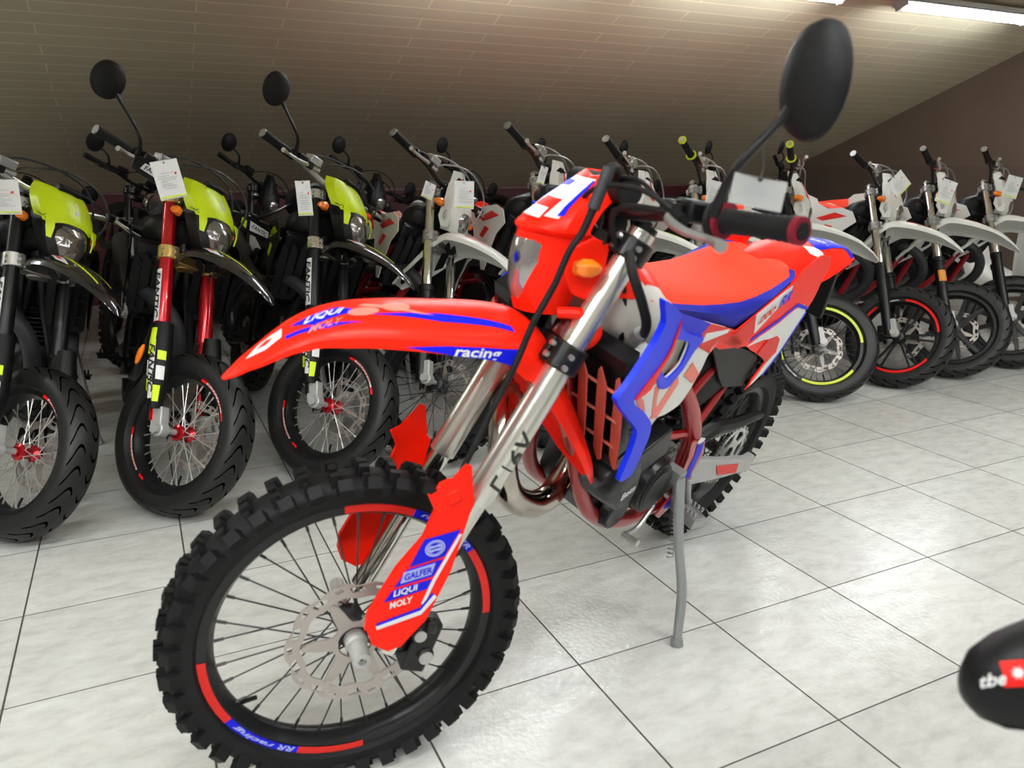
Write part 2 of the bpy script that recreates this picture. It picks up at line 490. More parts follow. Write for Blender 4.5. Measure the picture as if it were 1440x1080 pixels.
def mirror_parts(root, xf, base, mid, head, rx, ry, tilt, facing, key, glass=True, stem='black_metal', holder='black_plastic'):
    """round or oval mirror on a bent stem; facing = direction the glass looks"""
    base, mid, head = Vector(base), Vector(mid), Vector(head)
    st = part('mirror_stem', key, lambda: MB().tube([base, mid, mid+(head-mid)*.55, head-(head-mid).normalized()*min(rx, ry)*.7], [.0085, .006, .006, .010], n=8), [stem], root, xf)
    f = Vector(facing).normalized(); u = Vector(tilt); u = (u-f*u.dot(f)).normalized(); v = f.cross(u)
    R = Matrix((u, v, f)).transposed().to_4x4()
    def hs():
        mb = MB(); rings = []
        for (k, h) in ((1, .004), (1.0, -.004), (.93, -.014), (.7, -.023), (.35, -.028), (.04, -.03)):
            rings.append([tuple(head+u*rx*k*cos(2*PI*i/28)+v*ry*k*sin(2*PI*i/28)+f*h) for i in range(28)])
        mb.loft(rings); return mb
    h = part('mirror_housing', key, hs, [holder], root, xf)
    if glass:
        part('mirror_glass', key, lambda: MB().loft([[tuple(head+u*rx*.93*k*cos(2*PI*i/28)+v*ry*.93*k*sin(2*PI*i/28)+f*(.0045+q)) for i in range(28)] for k, q in ((1, 0), (1, .0008))]), ['mirror_glass'], h, xf)
def lever(root, xf, pts, m='alu', key=None, name='lever'):
    return part(name, key, lambda: MB().tube(pts, [.007, .0055, .005, .0045, .008], n=8), [m], root, xf)

# side-panel plane: y grows towards the front of the machine
def side(s, a=.11, b=.08, off=0.):
    return lambda x, z: (x, s*(a+b*x+off), z)
HERO_FENDER = [(.240,.512,.006,.000),(.207,.545,.034,.006),(.136,.607,.064,.022),(.068,.637,.082,.034),(-.016,.648,.094,.040),(-.117,.651,.100,.048),(-.20,.651,.100,.056),(-.262,.640,.098,.066),(-.315,.600,.094,.066),(-.348,.545,.094,.050),(-.388,.475,.094,.040),(-.428,.405,.082,.032),(-.460,.345,.060,.024),(-.482,.292,.018,.008)]
BG_FENDER = [(.165,.548,.020,.004),(.130,.575,.050,.012),(.05,.622,.078,.026),(-.05,.650,.090,.036),(-.15,.664,.096,.044),(-.24,.662,.098,.05),(-.30,.635,.095,.056),(-.345,.575,.090,.052),(-.385,.49,.078,.04),(-.43,.41,.058,.03),(-.462,.345,.034,.016)]
FANTIC_FENDER = [(.150,.555,.006,.000),(.110,.588,.032,.008),(.02,.632,.062,.022),(-.08,.657,.080,.032),(-.18,.667,.090,.040),(-.26,.655,.092,.046),(-.31,.62,.088,.05)]

def seat_rings(w=1.):
    # x, top z, edge z, half width, bottom z
    rows = [(.965,1.062,1.050,.030,1.040),(.93,1.060,1.046,.070,1.022),(.84,1.045,1.030,.092,.995),(.74,1.030,1.018,.105,.975),(.66,1.022,1.012,.112,.958),(.575,1.018,1.008,.118,.936),(.50,1.022,1.012,.120,.955),(.42,1.032,1.022,.120,.985),(.35,1.043,1.034,.116,1.012),(.31,1.046,1.038,.110,1.026),(.27,1.046,1.040,.09,1.035)]
    R = []
    for x, zt, ze, hw, zb in rows:
        hw *= w; p = []
        for u in (-1, -.96, -.8, -.4, 0, .4, .8, .96, 1):
            z = zt-(zt-ze)*abs(u)**3 if abs(u) < .99 else ze-.010
            p.append((x, hw*.86*u if abs(u) < .99 else hw*.93*u, z))
        p += [(x, hw*1.06, (ze+zb)/2), (x, hw*1.02, zb), (x, hw*.5, zb), (x, -hw*.5, zb), (x, -hw*1.02, zb), (x, -hw*1.06, (ze+zb)/2)]
        R.append(p)
    return R

def superell(x, zc, hz, w, n=20, e=.6):
    return [(x, w*math.copysign(abs(cos(2*PI*i/n))**e, cos(2*PI*i/n)), zc+hz*math.copysign(abs(sin(2*PI*i/n))**e, sin(2*PI*i/n))) for i in range(n)]

def tail_mb():
    # x, z centre, half width, droop: rear mudguard behind the seat
    rows = [(.34,1.040,.075,.03),(.24,1.052,.095,.055),(.12,1.060,.100,.085),(.0,1.056,.095,.075),(-.12,1.043,.085,.055),(-.24,1.027,.070,.035),(-.34,1.008,.052,.02),(-.40,.985,.030,.01)]
    G = []
    for x, z, w, dr in rows:
        G.append([(x, w*(-1+2*j/16)*(1.0 if abs(-1+2*j/16) < .95 else 1.06), z-dr*abs(-1+2*j/16)**2.6) for j in range(17)])
    return MB().sheet(G, .005)

def tube_frame(full=True):
    mb = MB()
    for s in (-1, 1):
        mb.tube([(1.075,s*.012,.93),(1.04,s*.035,.80),(.99,s*.06,.68),(.945,s*.078,.585),(.90,s*.086,.515),(.85,s*.09,.465),(.76,s*.09,.405),(.64,s*.09,.36),(.53,s*.10,.365)], .019, n=12)
        mb.tube([(.53,s*.10,.365),(.475,s*.108,.415),(.482,s*.110,.49),(.488,s*.110,.56),(.52,s*.107,.63),(.58,s*.10,.71),(.66,s*.085,.79),(.80,s*.055,.90),(1.02,s*.02,.99)], [.020,.024,.024,.025,.024,.020,.018,.018], n=12)
        mb.tube([(.60,s*.095,.73),(.42,s*.09,.86),(.20,s*.075,.95),(-.02,s*.05,1.0)], .011, n=8)
        mb.tube([(.50,s*.10,.585),(.36,s*.09,.74),(.22,s*.075,.93)], .010, n=8)
        mb.tube([(.48,s*.105,.60),(.66,s*.10,.64),(.76,s*.07,.66)], .012, n=8)
    mb.cyl((1.085,0,.90),(1.03,0,1.045), .032, n=20)
    mb.cyl((.55,-.1,.37),(.55,.1,.37), .016); mb.cyl((.49,-.11,.46),(.49,.11,.46), .022)
    return mb

def engine_mb():
    mb = MB()
    def ring(y, sc, c=(.74, .53)):
        o = [(-.20,-.05),(-.19,.06),(-.12,.13),(.0,.15),(.10,.13),(.17,.05),(.18,-.05),(.12,-.13),(0,-.15),(-.12,-.13)]
        return [(c[0]+a*sc, y, c[1]+b*sc) for a, b in o]
    c0 = (.72, .545)
    mb.loft([ring(-.095,.62,c0), ring(-.085,.80,c0), ring(-.05,.88,c0), ring(.05,.88,c0), ring(.085,.80,c0), ring(.095,.62,c0)])
    ax = Vector((.34,0,.94)).normalized()
    b = Vector((.80,0,.62)); R = Matrix.Rotation(math.atan2(ax.x, ax.z), 4, 'Y')
    for i in range(8): mb.box(b+ax*(.04+.020*i), (.155 if i < 6 else .13, .15 if i < 6 else .12, .007), R)
    mb.box(b+ax*.10, (.11,.11,.20), R); mb.box(b+ax*.225, (.13,.13,.06), R)
    return mb
def cover_mb():
    mb = MB(); o = [(.985,.630),(.960,.594),(.915,.560),(.880,.535),(.845,.540),(.828,.575),(.835,.625),(.855,.672),(.905,.695),(.955,.675)]
    cx = sum(p[0] for p in o)/len(o); cz = sum(p[1] for p in o)/len(o); o = smooth_path([(p[0],0,p[1]) for p in o+o[:1]], 4)[:-1]
    rg = lambda y, k: [(cx+(p.x-cx)*k, y, cz+(p.z-cz)*k) for p in o]
    return mb.loft([rg(.095,1.02), rg(.140,1.0), rg(.156,.93), rg(.165,.78)])
def gearcover_mb():
    mb = MB()
    mb.cyl((.665,.10,.505),(.665,.138,.505), .080, .070, n=28); mb.cyl((.665,.138,.505),(.665,.146,.505), .066, .055, n=28)
    mb.box((.58,.112,.47),(.10,.03,.07)); mb.cyl((.80,.10,.475),(.80,.13,.475), .05, .045, n=20)
    mb.box((.74,.10,.62),(.16,.05,.08), rot((0,1,0), .3)); return mb
def header_mb():
    return MB().tube([(.83,-.01,.685),(.866,.0,.620),(.90,.01,.555),(.945,.02,.512),(.995,.02,.505),(1.052,.02,.530),(1.105,.018,.572),(1.142,.012,.630),(1.150,-.01,.700),(1.115,-.06,.765),(1.03,-.115,.79),(.88,-.14,.765),(.68,-.15,.74),(.45,-.155,.76),(.25,-.155,.80)], [.021,.026,.028,.030,.031,.031,.030,.030,.029,.028,.026,.024,.024,.024], n=18)
def silencer_mb():
    return MB().loft([[(x, -.155+.045*s*cos(2*PI*i/16), z+.055*s*sin(2*PI*i/16)) for i in range(16)] for x, z, s in ((.30,.79,.5),(.26,.80,1),(-.12,.88,1),(-.17,.89,.6))])
def swing_mb():
    mb = MB()
    for s in (-1, 1):
        mb.loft([[(x, s*(y+dy), z+dz) for dy, dz in ((-.014,-h),(.014,-h),(.014,h),(-.014,h))] for x, y, z, h in ((.50,.095,.475,.045),(.36,.108,.432,.044),(.14,.112,.368,.034),(-.05,.112,.318,.026))])
        mb.box((-.045, s*.112, .318), (.07, .03, .06))
    mb.box((.42,0,.45),(.08,.2,.07)); return mb

def sprocket_mb():
    mb = MB(); n = 50; o = []
    for i in range(n*2): r = .112 if i % 2 else .104; a = PI*i/n; o.append((r*cos(a), r*sin(a)))
    loops = [o]
    for k in range(6):
        a = 2*PI*k/6; l = [(.088*cos(a-.36), .088*sin(a-.36)), (.091*cos(a), .091*sin(a)), (.088*cos(a+.36), .088*sin(a+.36)), (.058*cos(a+.30), .058*sin(a+.30)), (.055*cos(a), .055*sin(a)), (.058*cos(a-.30), .058*sin(a-.30))]; loops.append(l)
    loops.append([(.03*cos(-2*PI*i/20), .03*sin(-2*PI*i/20)) for i in range(20)])
    return mb.plate(loops, lambda a, b: (a, .065, b), (0, 1, 0), .006)
def chain_mb(za):
    mb = MB(); P = []
    for i in range(19): a = PI/2+PI*i/18; P.append((.108*cos(a), .062, za+.108*sin(a)))
    P += [(.2,.062,za-.03),(.42,.062,.425),(.56,.062,.44)]
    for i in range(7): a = -PI/2+PI*i/6; P.append((.585+.032*cos(a), .062, .475+.032*sin(a)))
    P += [(.42,.062,.51),(.2,.062,.47),(0,.062,za+.108)]
    Q = []                                        # resample into links
    for a, b in zip(P, P[1:]):
        a = Vector(a); b = Vector(b); k = max(1, int((b-a).length/.013))
        Q += [a+(b-a)*i/k for i in range(k)]
    for i, q in enumerate(Q):
        d = Q[(i+1) % len(Q)]-q
        if d.length < 1e-5: continue
        mb.box(q+d*.5, (.0125, .013 if i % 2 else .008, .010 if i % 2 else .007), Matrix.Rotation(-math.atan2(d.z, d.x), 4, 'Y'))
    return mb

def stand_mb(foot):
    mb = MB(); f = Vector(foot); a = Vector((.575,.150,.515))
    m1 = a+(f-a)*.40+Vector((-.004,.0,0)); m2 = a+(f-a)*.70+Vector((-.022,.0,0))
    mb.tube([a, a+(f-a)*.15, m1, m2, f-(f-a).normalized()*.012], [.017,.015,.0125,.0135,.012], n=12, k=8)
    d = (f-a).normalized(); mb.cyl(f-d*.02, f, .015, .017, n=14)
    mb.box(a+Vector((0,-.015,.002)), (.036,.045,.034)); return mb
def spring_mb(a, b, r=.010, turns=16, w=.0022):
    a = Vector(a); b = Vector(b); d, u, v = frame(a, b); L = (b-a).length; n = turns*8
    return MB().tube([a+d*L*i/n+u*r*cos(2*PI*i/8)+v*r*sin(2*PI*i/8) for i in range(n+1)], w, n=5, sm=False)
def peg_mb(s):
    mb = MB(); a = Vector((.50, s*.11, .40)); b = Vector((.545, s*.235, .425)); d = (b-a).normalized()
    mb.tube([a, a+(b-a)*.3], .012, n=8, sm=False)
    R = Matrix.Rotation(math.atan2(b.x-a.x, (b.y-a.y)*1.)*-1, 4, 'Z')
    mb.box(a+(b-a)*.65+Vector((0,0,.008)), (.045, .09, .006), R); mb.box(a+(b-a)*.65+Vector((-.02,0,.004)), (.006,.09,.018), R); mb.box(a+(b-a)*.65+Vector((.02,0,.004)), (.006,.09,.018), R)
    for i in range(6):
        for k in (-1, 1): mb.box(a+(b-a)*(.36+.11*i)+Vector((k*.02,0,.018)), (.006,.006,.012), R)
    return mb
def louvre(y):
    top = Vector((1.118+(.10-abs(y))*.35,y,.962-(abs(y)-.09)*.18)); bot = Vector((1.010+(.10-abs(y))*.35,y,.722-(abs(y)-.09)*.18)); d = bot-top; mb = MB(); G = []
    def P(t, u): return top+d*t+Vector((.0, u, -.0))
    o = [(0.0,-.006),(.05,-.013),(.5,-.0155),(.90,-.0145),(1.0,.002),(.95,.012),(.5,.0145),(.12,.0135)]
    nr = Vector((d.z, 0, -d.x)).normalized()*-1
    # angled slat: one long edge further forward
    vs = [tuple(P(t, u)+nr*(.012+u*.35)) for t, u in o]; vb = [tuple(Vector(v)-nr*.004) for v in vs]; n = len(o)
    mb.add(vs+vb, [tuple(range(n)), tuple(range(n, 2*n))[::-1]]+[(i, (i+1) % n, n+(i+1) % n, n+i) for i in range(n)])
    return mb
def radiator_mb(s):
    mb = MB(); R = Matrix.Rotation(rad(24), 4, 'Y'); c = Vector((1.035, s*.105, .85))
    mb.box(c, (.03,.12,.27), R)
    for k in range(22): mb.box(c+R.to_3x3() @ Vector((.0,0,-.125+.0118*k)), (.034,.112,.003), R)
    mb.box(c+R.to_3x3() @ Vector((0,0,.14)), (.038,.125,.03), R); mb.box(c+R.to_3x3() @ Vector((0,0,-.14)), (.038,.125,.03), R)
    return mb

# outlines (x, z) of the left side panels
SH_BLUE = [(1.161,1.139),(1.109,1.118),(1.053,1.089),(1.050,1.070),(1.046,1.045),(1.044,1.015),(1.066,.985),(1.095,.960),(1.127,.931),(1.048,.884),(.984,.837),(.966,.800),(.966,.753),(.973,.703),(1.018,.704),(1.032,.713),(1.030,.760),(1.029,.790),(1.040,.838),(1.120,.895),(1.201,.957),(1.173,.975),(1.150,1.005),(1.123,1.046),(1.112,1.085)]
SH_STRIPE = [(1.052,1.082),(1.040,1.045),(1.036,1.004),(1.055,.975),(1.064,.938),(1.127,.931),(1.092,.962),(1.060,.990),(1.046,1.020),(1.050,1.055)]
SH_WHITE = [(1.122,1.095),(1.046,1.085),(.857,1.026),(.70,.979),(.791,.942),(.790,.905),(.806,.86),(.834,.825),(.902,.822),(.942,.830),(.959,.800),(.984,.837),(1.048,.884),(1.127,.931),(1.060,.985)]
SH_HOLE = [(1.015,1.028),(1.034,1.000),(1.036,.972),(.985,.932),(.936,.952),(.935,1.003)]
SH_RIM = [(.860,.996),(.986,1.036),(1.020,1.060),(1.030,1.030),(1.015,1.028),(.935,1.003),(.936,.952),(.985,.932),(1.036,.972),(1.045,.960),(1.00,.915),(.955,.905),(.915,.935),(.893,.975)]
SH_BLUE2 = [(1.052,1.089),(.857,1.026),(.887,1.010),(.870,.998),(.986,1.036),(1.030,1.066)]
SH_RED = [(.857,1.026),(.70,.979),(.791,.942),(.870,.975),(.887,1.010)]
SP_MAIN = [(.735,.972),(.577,.935),(.50,.962),(.40,1.000),(.318,1.030),(.298,1.058),(.21,1.085),(.13,1.075),(.09,1.04),(.106,1.004),(.098,.967),(.100,.938),(.122,.910),(.150,.845),(.182,.792),(.24,.735),(.315,.700),(.30,.735),(.265,.780),(.31,.806),(.413,.846),(.46,.868),(.631,.895),(.70,.925)]
SP_WHITE = [(.122,.908),(.150,.845),(.182,.794),(.24,.737),(.30,.712),(.26,.765),(.215,.80),(.245,.83),(.300,.858),(.36,.868),(.46,.868),(.40,.885),(.30,.905),(.22,.932),(.16,.937)]
SP_REDIN = [(.262,.778),(.31,.803),(.36,.825),(.33,.862),(.27,.862),(.235,.845),(.215,.80)]
COVER = [(.631,.892),(.601,.895),(.46,.858),(.40,.838),(.31,.803),(.288,.785),(.300,.745),(.310,.705),(.448,.735),(.50,.775),(.58,.85)]
GUARD = [(-.144,.407),(-.107,.362),(-.086,.350),(-.100,.320),(-.084,.269),(-.040,.210),(.003,.125),(.006,.092),(-.006,.060),(-.037,.040),(-.056,.047),(-.100,.099),(-.137,.199),(-.157,.298),(-.165,.34),(-.155,.402)]

def guard_mb(s=1, y=.143):
    mb = MB(); o = GUARD
    mb.plate(o, lambda a, b: (a, s*y, b), (0, s, 0), .0035)
    # wrap-around front and rear flanges
    for seq, dd in ((o[2:8], .010), (o[10:15], .03)):
        G = [[(a, s*y, b), (a, s*(y-dd), b)] for a, b in seq]; mb.sheet(G, .003)
    return mb
def bar_mb(w=.45, rise=0., xr=None):
    P = [(-.405,0,.846)]
    for y, x, z in ((.08,-.405,.846),(.14,-.405,.850+rise*.4),(.24,-.408,.866+rise),(w-.12,-.425,.872+rise),(w,-.448,.880+rise)): P.append((x,y,z))
    L = [(p[0],-p[1],p[2]) for p in P[:0:-1]]
    if xr is not None: L = [tuple(xr @ Vector(p)) for p in L]
    return MB().tube(L+P, .0115, n=12, k=4)
def grip_mb(s, w=.45, rise=0., r=.0165):
    a = Vector((-.425, s*(w-.125), .872+rise)); b = Vector((-.450, s*(w+.004), .881+rise)); mb = MB(); d = (b-a).normalized(); L = (b-a).length
    pr = []
    n = 22
    for i in range(n+1): pr.append((r+(.0012 if i % 2 else 0)+(.0016*(abs(i/n-.5)*2)**2), L*i/n))
    return mb.rev([(.005, 0)]+pr+[(.006, L)], a, d, n=20)
def ring_at(s, t, w=.45, rise=0., R=.024, th=.005):
    a = Vector((-.425, s*(w-.125), .872+rise)); b = Vector((-.450, s*(w+.004), .881+rise)); d = (b-a).normalized()
    return MB().cyl(a+(b-a)*t-d*th/2, a+(b-a)*t+d*th/2, R, n=24)
def clamp_mb(s0, s1, r=.034, bolts=True):
    mb = MB()
    for y in (-.105, .105): mb.cyl(fk(s0, y), fk(s1, y), r, n=20)
    c = (fk(s0, 0)+fk(s1, 0))/2-NN*.02; h = (s1-s0)*.8
    R = Matrix.Rotation(-RAKE, 4, 'Y')
    mb.box(c+NN*.005, (.05,.20,h), R); mb.cyl(c-D*h*.6-NN*.01, c+D*h*.6-NN*.01, .026, n=18)
    for y in (-.105, .105):
        mb.box((fk(s0, y)+fk(s1, y))/2+NN*.028+Vector((0, -math.copysign(.012, y), 0)), (.022,.02,(s1-s0)*.95), R)
    return mb
def bolts_mb(s0, s1):
    mb = MB()
    for y in (-.105, .105):
        for t in (.28, .72):
            p = fk(s0+(s1-s0)*t, y)+NN*.030+Vector((0, math.copysign(.018, y)*0, 0)); mb.cyl(p+NN*.003, p+NN*.012, .0055, n=8)
            q = fk(s0+(s1-s0)*t, y)+Vector((.012, math.copysign(.031, y), 0)); mb.cyl(q, q+Vector((0, math.copysign(.007, y), 0)), .0055, n=8)
    return mb

def price_tag(name, label, c, w, h, normal, roll, group='price tags hung on the motorcycles', grey=False, band=True):
    """paper tag: centre c, facing normal, rolled by an angle; printed lines are its parts"""
    n = Vector(normal).normalized(); up = Vector((0, 0, 1)); r = up.cross(n).normalized(); up = n.cross(r)
    R = Matrix((r, up, n)).transposed().to_4x4(); X = T(*c) @ R @ Matrix.Rotation(roll, 4, 'Z')
    rd = random.Random(int(abs(c[0]*1000)))
    def pl():
        mb = MB(); hole = [(.0035*cos(-2*PI*i/10), h*.44+.0035*sin(-2*PI*i/10)) for i in range(10)]
        lp = [(-w/2, -h/2), (w/2, -h/2), (w/2, h/2), (-w/2, h/2)]
        return mb.plate([lp, hole], lambda a, b: (a, b, 0.012*(a/w)**2+.006*sin(b*20)), (0, 0, 1), .0008)
    root = thing(name, label, 'price tag', X, group)
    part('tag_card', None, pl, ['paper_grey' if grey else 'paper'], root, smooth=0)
    def lines():
        mb = MB(); y = h*.33
        for k in range(11):
            L = w*(.25+.5*rd.random()); x0 = -w*.40+w*.2*rd.random()
            mb.add([(x0, y, .0035), (min(w*.42, x0+L), y, .0035), (min(w*.42, x0+L), y-h*.012, .0035), (x0, y-h*.012, .0035)], [(0, 1, 2, 3)]); y -= h*(.045+.03*rd.random())
        return mb
    part('printed_lines', None, lines, ['print_grey'], root, smooth=0)
    if not grey: part('red_mark', None, lambda: MB().add([(w*.28, h*.16, .004), (w*.36, h*.17, .004), (w*.35, h*.11, .004), (w*.27, h*.10, .004)], [(0, 1, 2, 3)]), ['bright_red'], root, smooth=0)
    if band: part('printed_band', None, lambda: MB().add([(-w*.46, -h*.42, .0035), (w*.46, -h*.42, .0035), (w*.46, -h*.46, .0035), (-w*.46, -h*.46, .0035)], [(0, 1, 2, 3)]), ['yellow_lime'], root, smooth=0)
    part('string', None, lambda: MB().tube([(0, h*.44, .001), (.004, h*.5+.02, -.01), (0, h*.5+.045, -.02)], .0008, n=5), ['dark_grey'], root)
    return root

HERO_MASK = [(.650,-.262,.040,.03),(.69,-.250,.052,.05),(.735,-.248,.064,.07),(.772,-.249,.070,.090),(.792,-.251,.072,.092),(.799,-.246,.076,.070),(.806,-.254,.077,.045),(.84,-.298,.070,.022),(.872,-.340,.060,.014),(.903,-.380,.047,.008)]
LIME_MASK = [(.765,-.238,.092,.03),(.795,-.250,.102,.045),(.83,-.280,.104,.05),(.86,-.312,.096,.045),(.885,-.345,.080,.03)]
LAMP_SURROUND = [(.640,-.200,.035,.02),(.665,-.195,.058,.03),(.70,-.198,.076,.04),(.74,-.212,.090,.05),(.775,-.238,.096,.05),(.80,-.258,.09,.04)]
WHITE_MASK = [(.655,-.262,.048,.02),(.69,-.248,.062,.03),(.74,-.248,.076,.045),(.79,-.262,.074,.05),(.84,-.295,.058,.04),(.89,-.335,.036,.02),(.945,-.378,.010,.006)]

def lens_from(rows, z0, z1, wf, off, key=None):
    """bowl-like lens following the mask rows between z0 and z1; wf(t) = half width"""
    zs = [r[0] for r in rows]; G = []; n = 10
    for i in range(n+1):
        z = z0+(z1-z0)*i/n; cx = float(np.interp(z, zs, [r[1] for r in rows])); w = wf(i/n); b = float(np.interp(z, zs, [r[3] for r in rows])); ww = float(np.interp(z, zs, [r[2] for r in rows]))
        e = sin(PI*i/n)**.5
        G.append([(cx-b*(abs(u*w/ww)**2.2)+off*(.35+.65*e)*(1-.7*abs(u)**3), w*u, z) for u in [-1+2*j/10 for j in range(11)]])
    return MB().sheet(G, .003)

def motorcycle(c):
    wb = 1.4552403983135904; det = c['detail']; hero = det == 'hero'; back = det == 'back'
    Rf = c['front']['Ro']+(.002 if hero else 0)
    Rr = c['rear']['Ro']
    R0 = Matrix.Rotation(c['psi'], 4, 'Z') @ Matrix.Rotation(c['lean'], 4, 'X')
    X0 = T(c['at'][0], c['at'][1], c.get('lift', 0)) @ R0 @ Matrix.Scale(c['scale'], 4)
    root = thing(c.get('name', 'motorcycle'), c['label'], 'motorcycle', X0, c.get('group'))
    FX = steer_xf(wb, Rf, c['steer']); BX = T(0, 0, Rf-.352)
    key = c['key']
    def F(name, k, fn, mats, parent=None, **kw): return part(name, k, fn, mats, parent or root, FX, **kw)
    def B(name, k, fn, mats, parent=None, **kw): return part(name, k, fn, mats, parent or root, BX, **kw)
    # ---- wheels
    fw = build_wheel(root, 'front_wheel', FX, c['front'])
    rw = build_wheel(root, 'rear_wheel', T(0, 0, Rr), c['rear'], False)
    for a0, a1, m, r0, r1 in c.get('rim_marks', []):
        Ri = c['front']['Ri']
        for sg in ((1, -1) if not hero else (1,)):
            y = sg*(c['front']['w']*.31+.0008)
            part('rim_sticker', (Ri, a0, a1, r0, sg), lambda: arc_decal(Ri+r0, Ri+r1, a0, a1, y), [m], fw, FX, smooth=0)
    for s, a, h, w, m, dr in c.get('rim_text', []):
        Ri = c['front']['Ri']
        for sg in ((1, -1) if not hero else (1,)):
            y = sg*(c['front']['w']*.31+.0014)
            def fn():
                mb = MB(); arc_text(mb, s, Ri+dr, a, h, w, y, flip=sg); return mb
            part('rim_lettering', (s, a, h, sg, Ri, dr), fn, [m], fw, FX, smooth=0)
    # ---- fork
    ut, lt = c['fork_mats']; split = c.get('split', .365); r_up = c.get('r_up', .0265)
    for y in (.105, -.105):
        nm = 'fork_leg'
        fo = F(nm, (y, split, r_up), lambda: MB().tube([fk(split, y), fk(split+.004, y), fk(.60, y), fk(.66, y), fk(.925, y)], [r_up*1.02, r_up*1.04, r_up*1.02, r_up*.93, r_up*.90], n=24, sm=False), [ut])
        F('fork_cap', (y, r_up), lambda: MB().cyl(fk(.925, y), fk(.937, y), r_up*.86, n=20).cyl(fk(.937, y), fk(.945, y), .010, n=6), ['black_metal' if hero else 'grey_metal'], fo)
        if c.get('slider_big'):
            F('fork_slider', (y, split, 'b'), lambda: MB().tube([fk(-.01, y), fk(.05, y), fk(split-.03, y), fk(split-.028, y), fk(split, y)], [.026,.028,.030,.034,.034], n=20, sm=False), [lt], fo)
        else:
            F('fork_slider', (y, split, 's'), lambda: MB().tube([fk(.035, y), fk(split, y)], .0215, n=18, sm=False), [lt], fo)
        def foot():
            mb = MB(); sg = math.copysign(1, y)
            mb.box((-.028*0.6-.01, y, .035), (.05,.038,.075), Matrix.Rotation(-RAKE, 4, 'Y')); mb.cyl((0, y-sg*.018, 0), (0, y+sg*.020, 0), .026, n=20)
            return mb
        if not hero: F('axle_clamp', y, foot, [c.get('foot', 'matte_alu')], fo, bevel=.004)
    if hero:
        F('axle', 'h', lambda: MB().rev([(.004,-.145),(.015,-.145),(.015,-.13),(.011,-.12),(.011,.035),(.021,.036),(.021,.062),(.0175,.066),(.0175,.074),(.0185,.076),(.0175,.080),(.0185,.083),(.0175,.087),(.0165,.112),(.008,.114),(.007,.106),(.004,.106)], (0,0,0), (0,1,0), n=28, closed=True), ['matte_alu'])
    else: F('axle', 'b', lambda: MB().cyl((0,-.135,0), (0,.135,0), .011, n=16).cyl((0,-.14,0),(0,-.128,0),.018,n=6), ['matte_alu'])
    cm = c['clamp_mats']
    lc = F('lower_clamp', r_up, lambda: clamp_mb(.645, .695, r_up+.007), [cm[0]], bevel=.003)
    F('clamp_bolts', 'l', lambda: bolts_mb(.645, .695), ['alu'], lc)
    uc = F('upper_clamp', r_up, lambda: clamp_mb(.868, .908, r_up+.006), [cm[1]], bevel=.003)
    F('clamp_bolts', 'u', lambda: bolts_mb(.868, .908), ['alu'], uc)
    F('bar_riser', 1, lambda: MB().box((-.412,.045,.822),(.035,.03,.06)).box((-.412,-.045,.822),(.035,.03,.06)).cyl((-.408,.032,.852),(-.408,.058,.852),.02).cyl((-.408,-.032,.852),(-.408,-.058,.852),.02), ['black_metal'], bevel=.003)
    # ---- fork guards
    if hero:
        g = F('fork_guard', 'L', lambda: guard_mb(1), ['red_plastic'], bevel=.0012)
        gr = F('fork_guard', 'R', lambda: guard_mb(-1), ['red_plastic'], bevel=.0012)
        on = lambda a, b: (a, .1446, b)
        def P(nm, poly, m, dy=0., par=g): return F(nm, None, lambda: MB().plate(poly, lambda a, b: (a, .1442+dy, b), (0,1,0), .0006), [m], par, smooth=0)
        P('guard_sticker', [(-.083,.266),(-.148,.280),(-.124,.229),(-.061,.214)], 'sticker_blue')
        P('guard_sticker', [(-.057,.209),(-.122,.223),(-.107,.190),(-.037,.175)], 'sticker_blue')
        P('guard_sticker', [(-.034,.169),(-.105,.184),(-.098,.165),(-.021,.147)], 'sticker_blue')
        P('guard_stripe', [(-.152,.270),(-.112,.180),(-.095,.130),(-.090,.135),(-.105,.180),(-.146,.271)], 'sticker_white')
        P('guard_stripe', [(-.112,.152),(-.090,.121),(-.010,.099),(-.012,.091),(-.092,.112),(-.118,.145)], 'sticker_white', .0002)
        P('guard_stripe', [(-.108,.155),(-.088,.127),(-.010,.104),(-.011,.099),(-.090,.121),(-.112,.152)], 'sticker_blue', .0003)
        rt, up = Vector((-.974,0,.21)), Vector((.21,0,.974))
        def ringfn():
            mb = MB(); cx, cz = -.104, .2475; ux, uz = rt.x*.0185, rt.z*.0185; vx, vz = up.x*.0165, up.z*.0165
            for k0, k1 in ((1, .86), (.80, .70)):
                o = [(cx+(ux*cos(a)+vx*sin(a))*k0, cz+(uz*cos(a)+vz*sin(a))*k0) for a in [2*PI*i/36 for i in range(36)]]
                i_ = [(cx+(ux*cos(a)+vx*sin(a))*k1, cz+(uz*cos(a)+vz*sin(a))*k1) for a in [-2*PI*i/36 for i in range(36)]]
                mb.plate([o, i_], lambda a, b: (a, .1452, b), (0,1,0), .0004)
            for sg in (-1, 1):
                pts = [(-.8,0),(-.45,.42*sg),(.0,.30*sg),(.45,.42*sg),(.8,0),(.3,.10*sg),(-.3,.10*sg)]
                mb.plate([(cx+ux*a+vx*b, cz+uz*a+vz*b) for a, b in pts], lambda a, b: (a, .1452, b), (0,1,0), .0004)
            return mb
        F('guard_emblem', None, ringfn, ['pale_blue'], g, smooth=0)
        P('guard_label', [(-.052,.204),(-.108,.217),(-.103,.194),(-.047,.182)], 'pale_blue', .0004)
        def tx(s, cx, cz, w, h, m, nm='guard_lettering', y=.1455): F(nm, None, lambda: text_mb(MB(), s, (cx, y, cz), rt, up, w, h, .25, .03), [m], g, smooth=0)
        tx('GALFER', -.0775, .1993, .050, .013, 'sticker_blue')
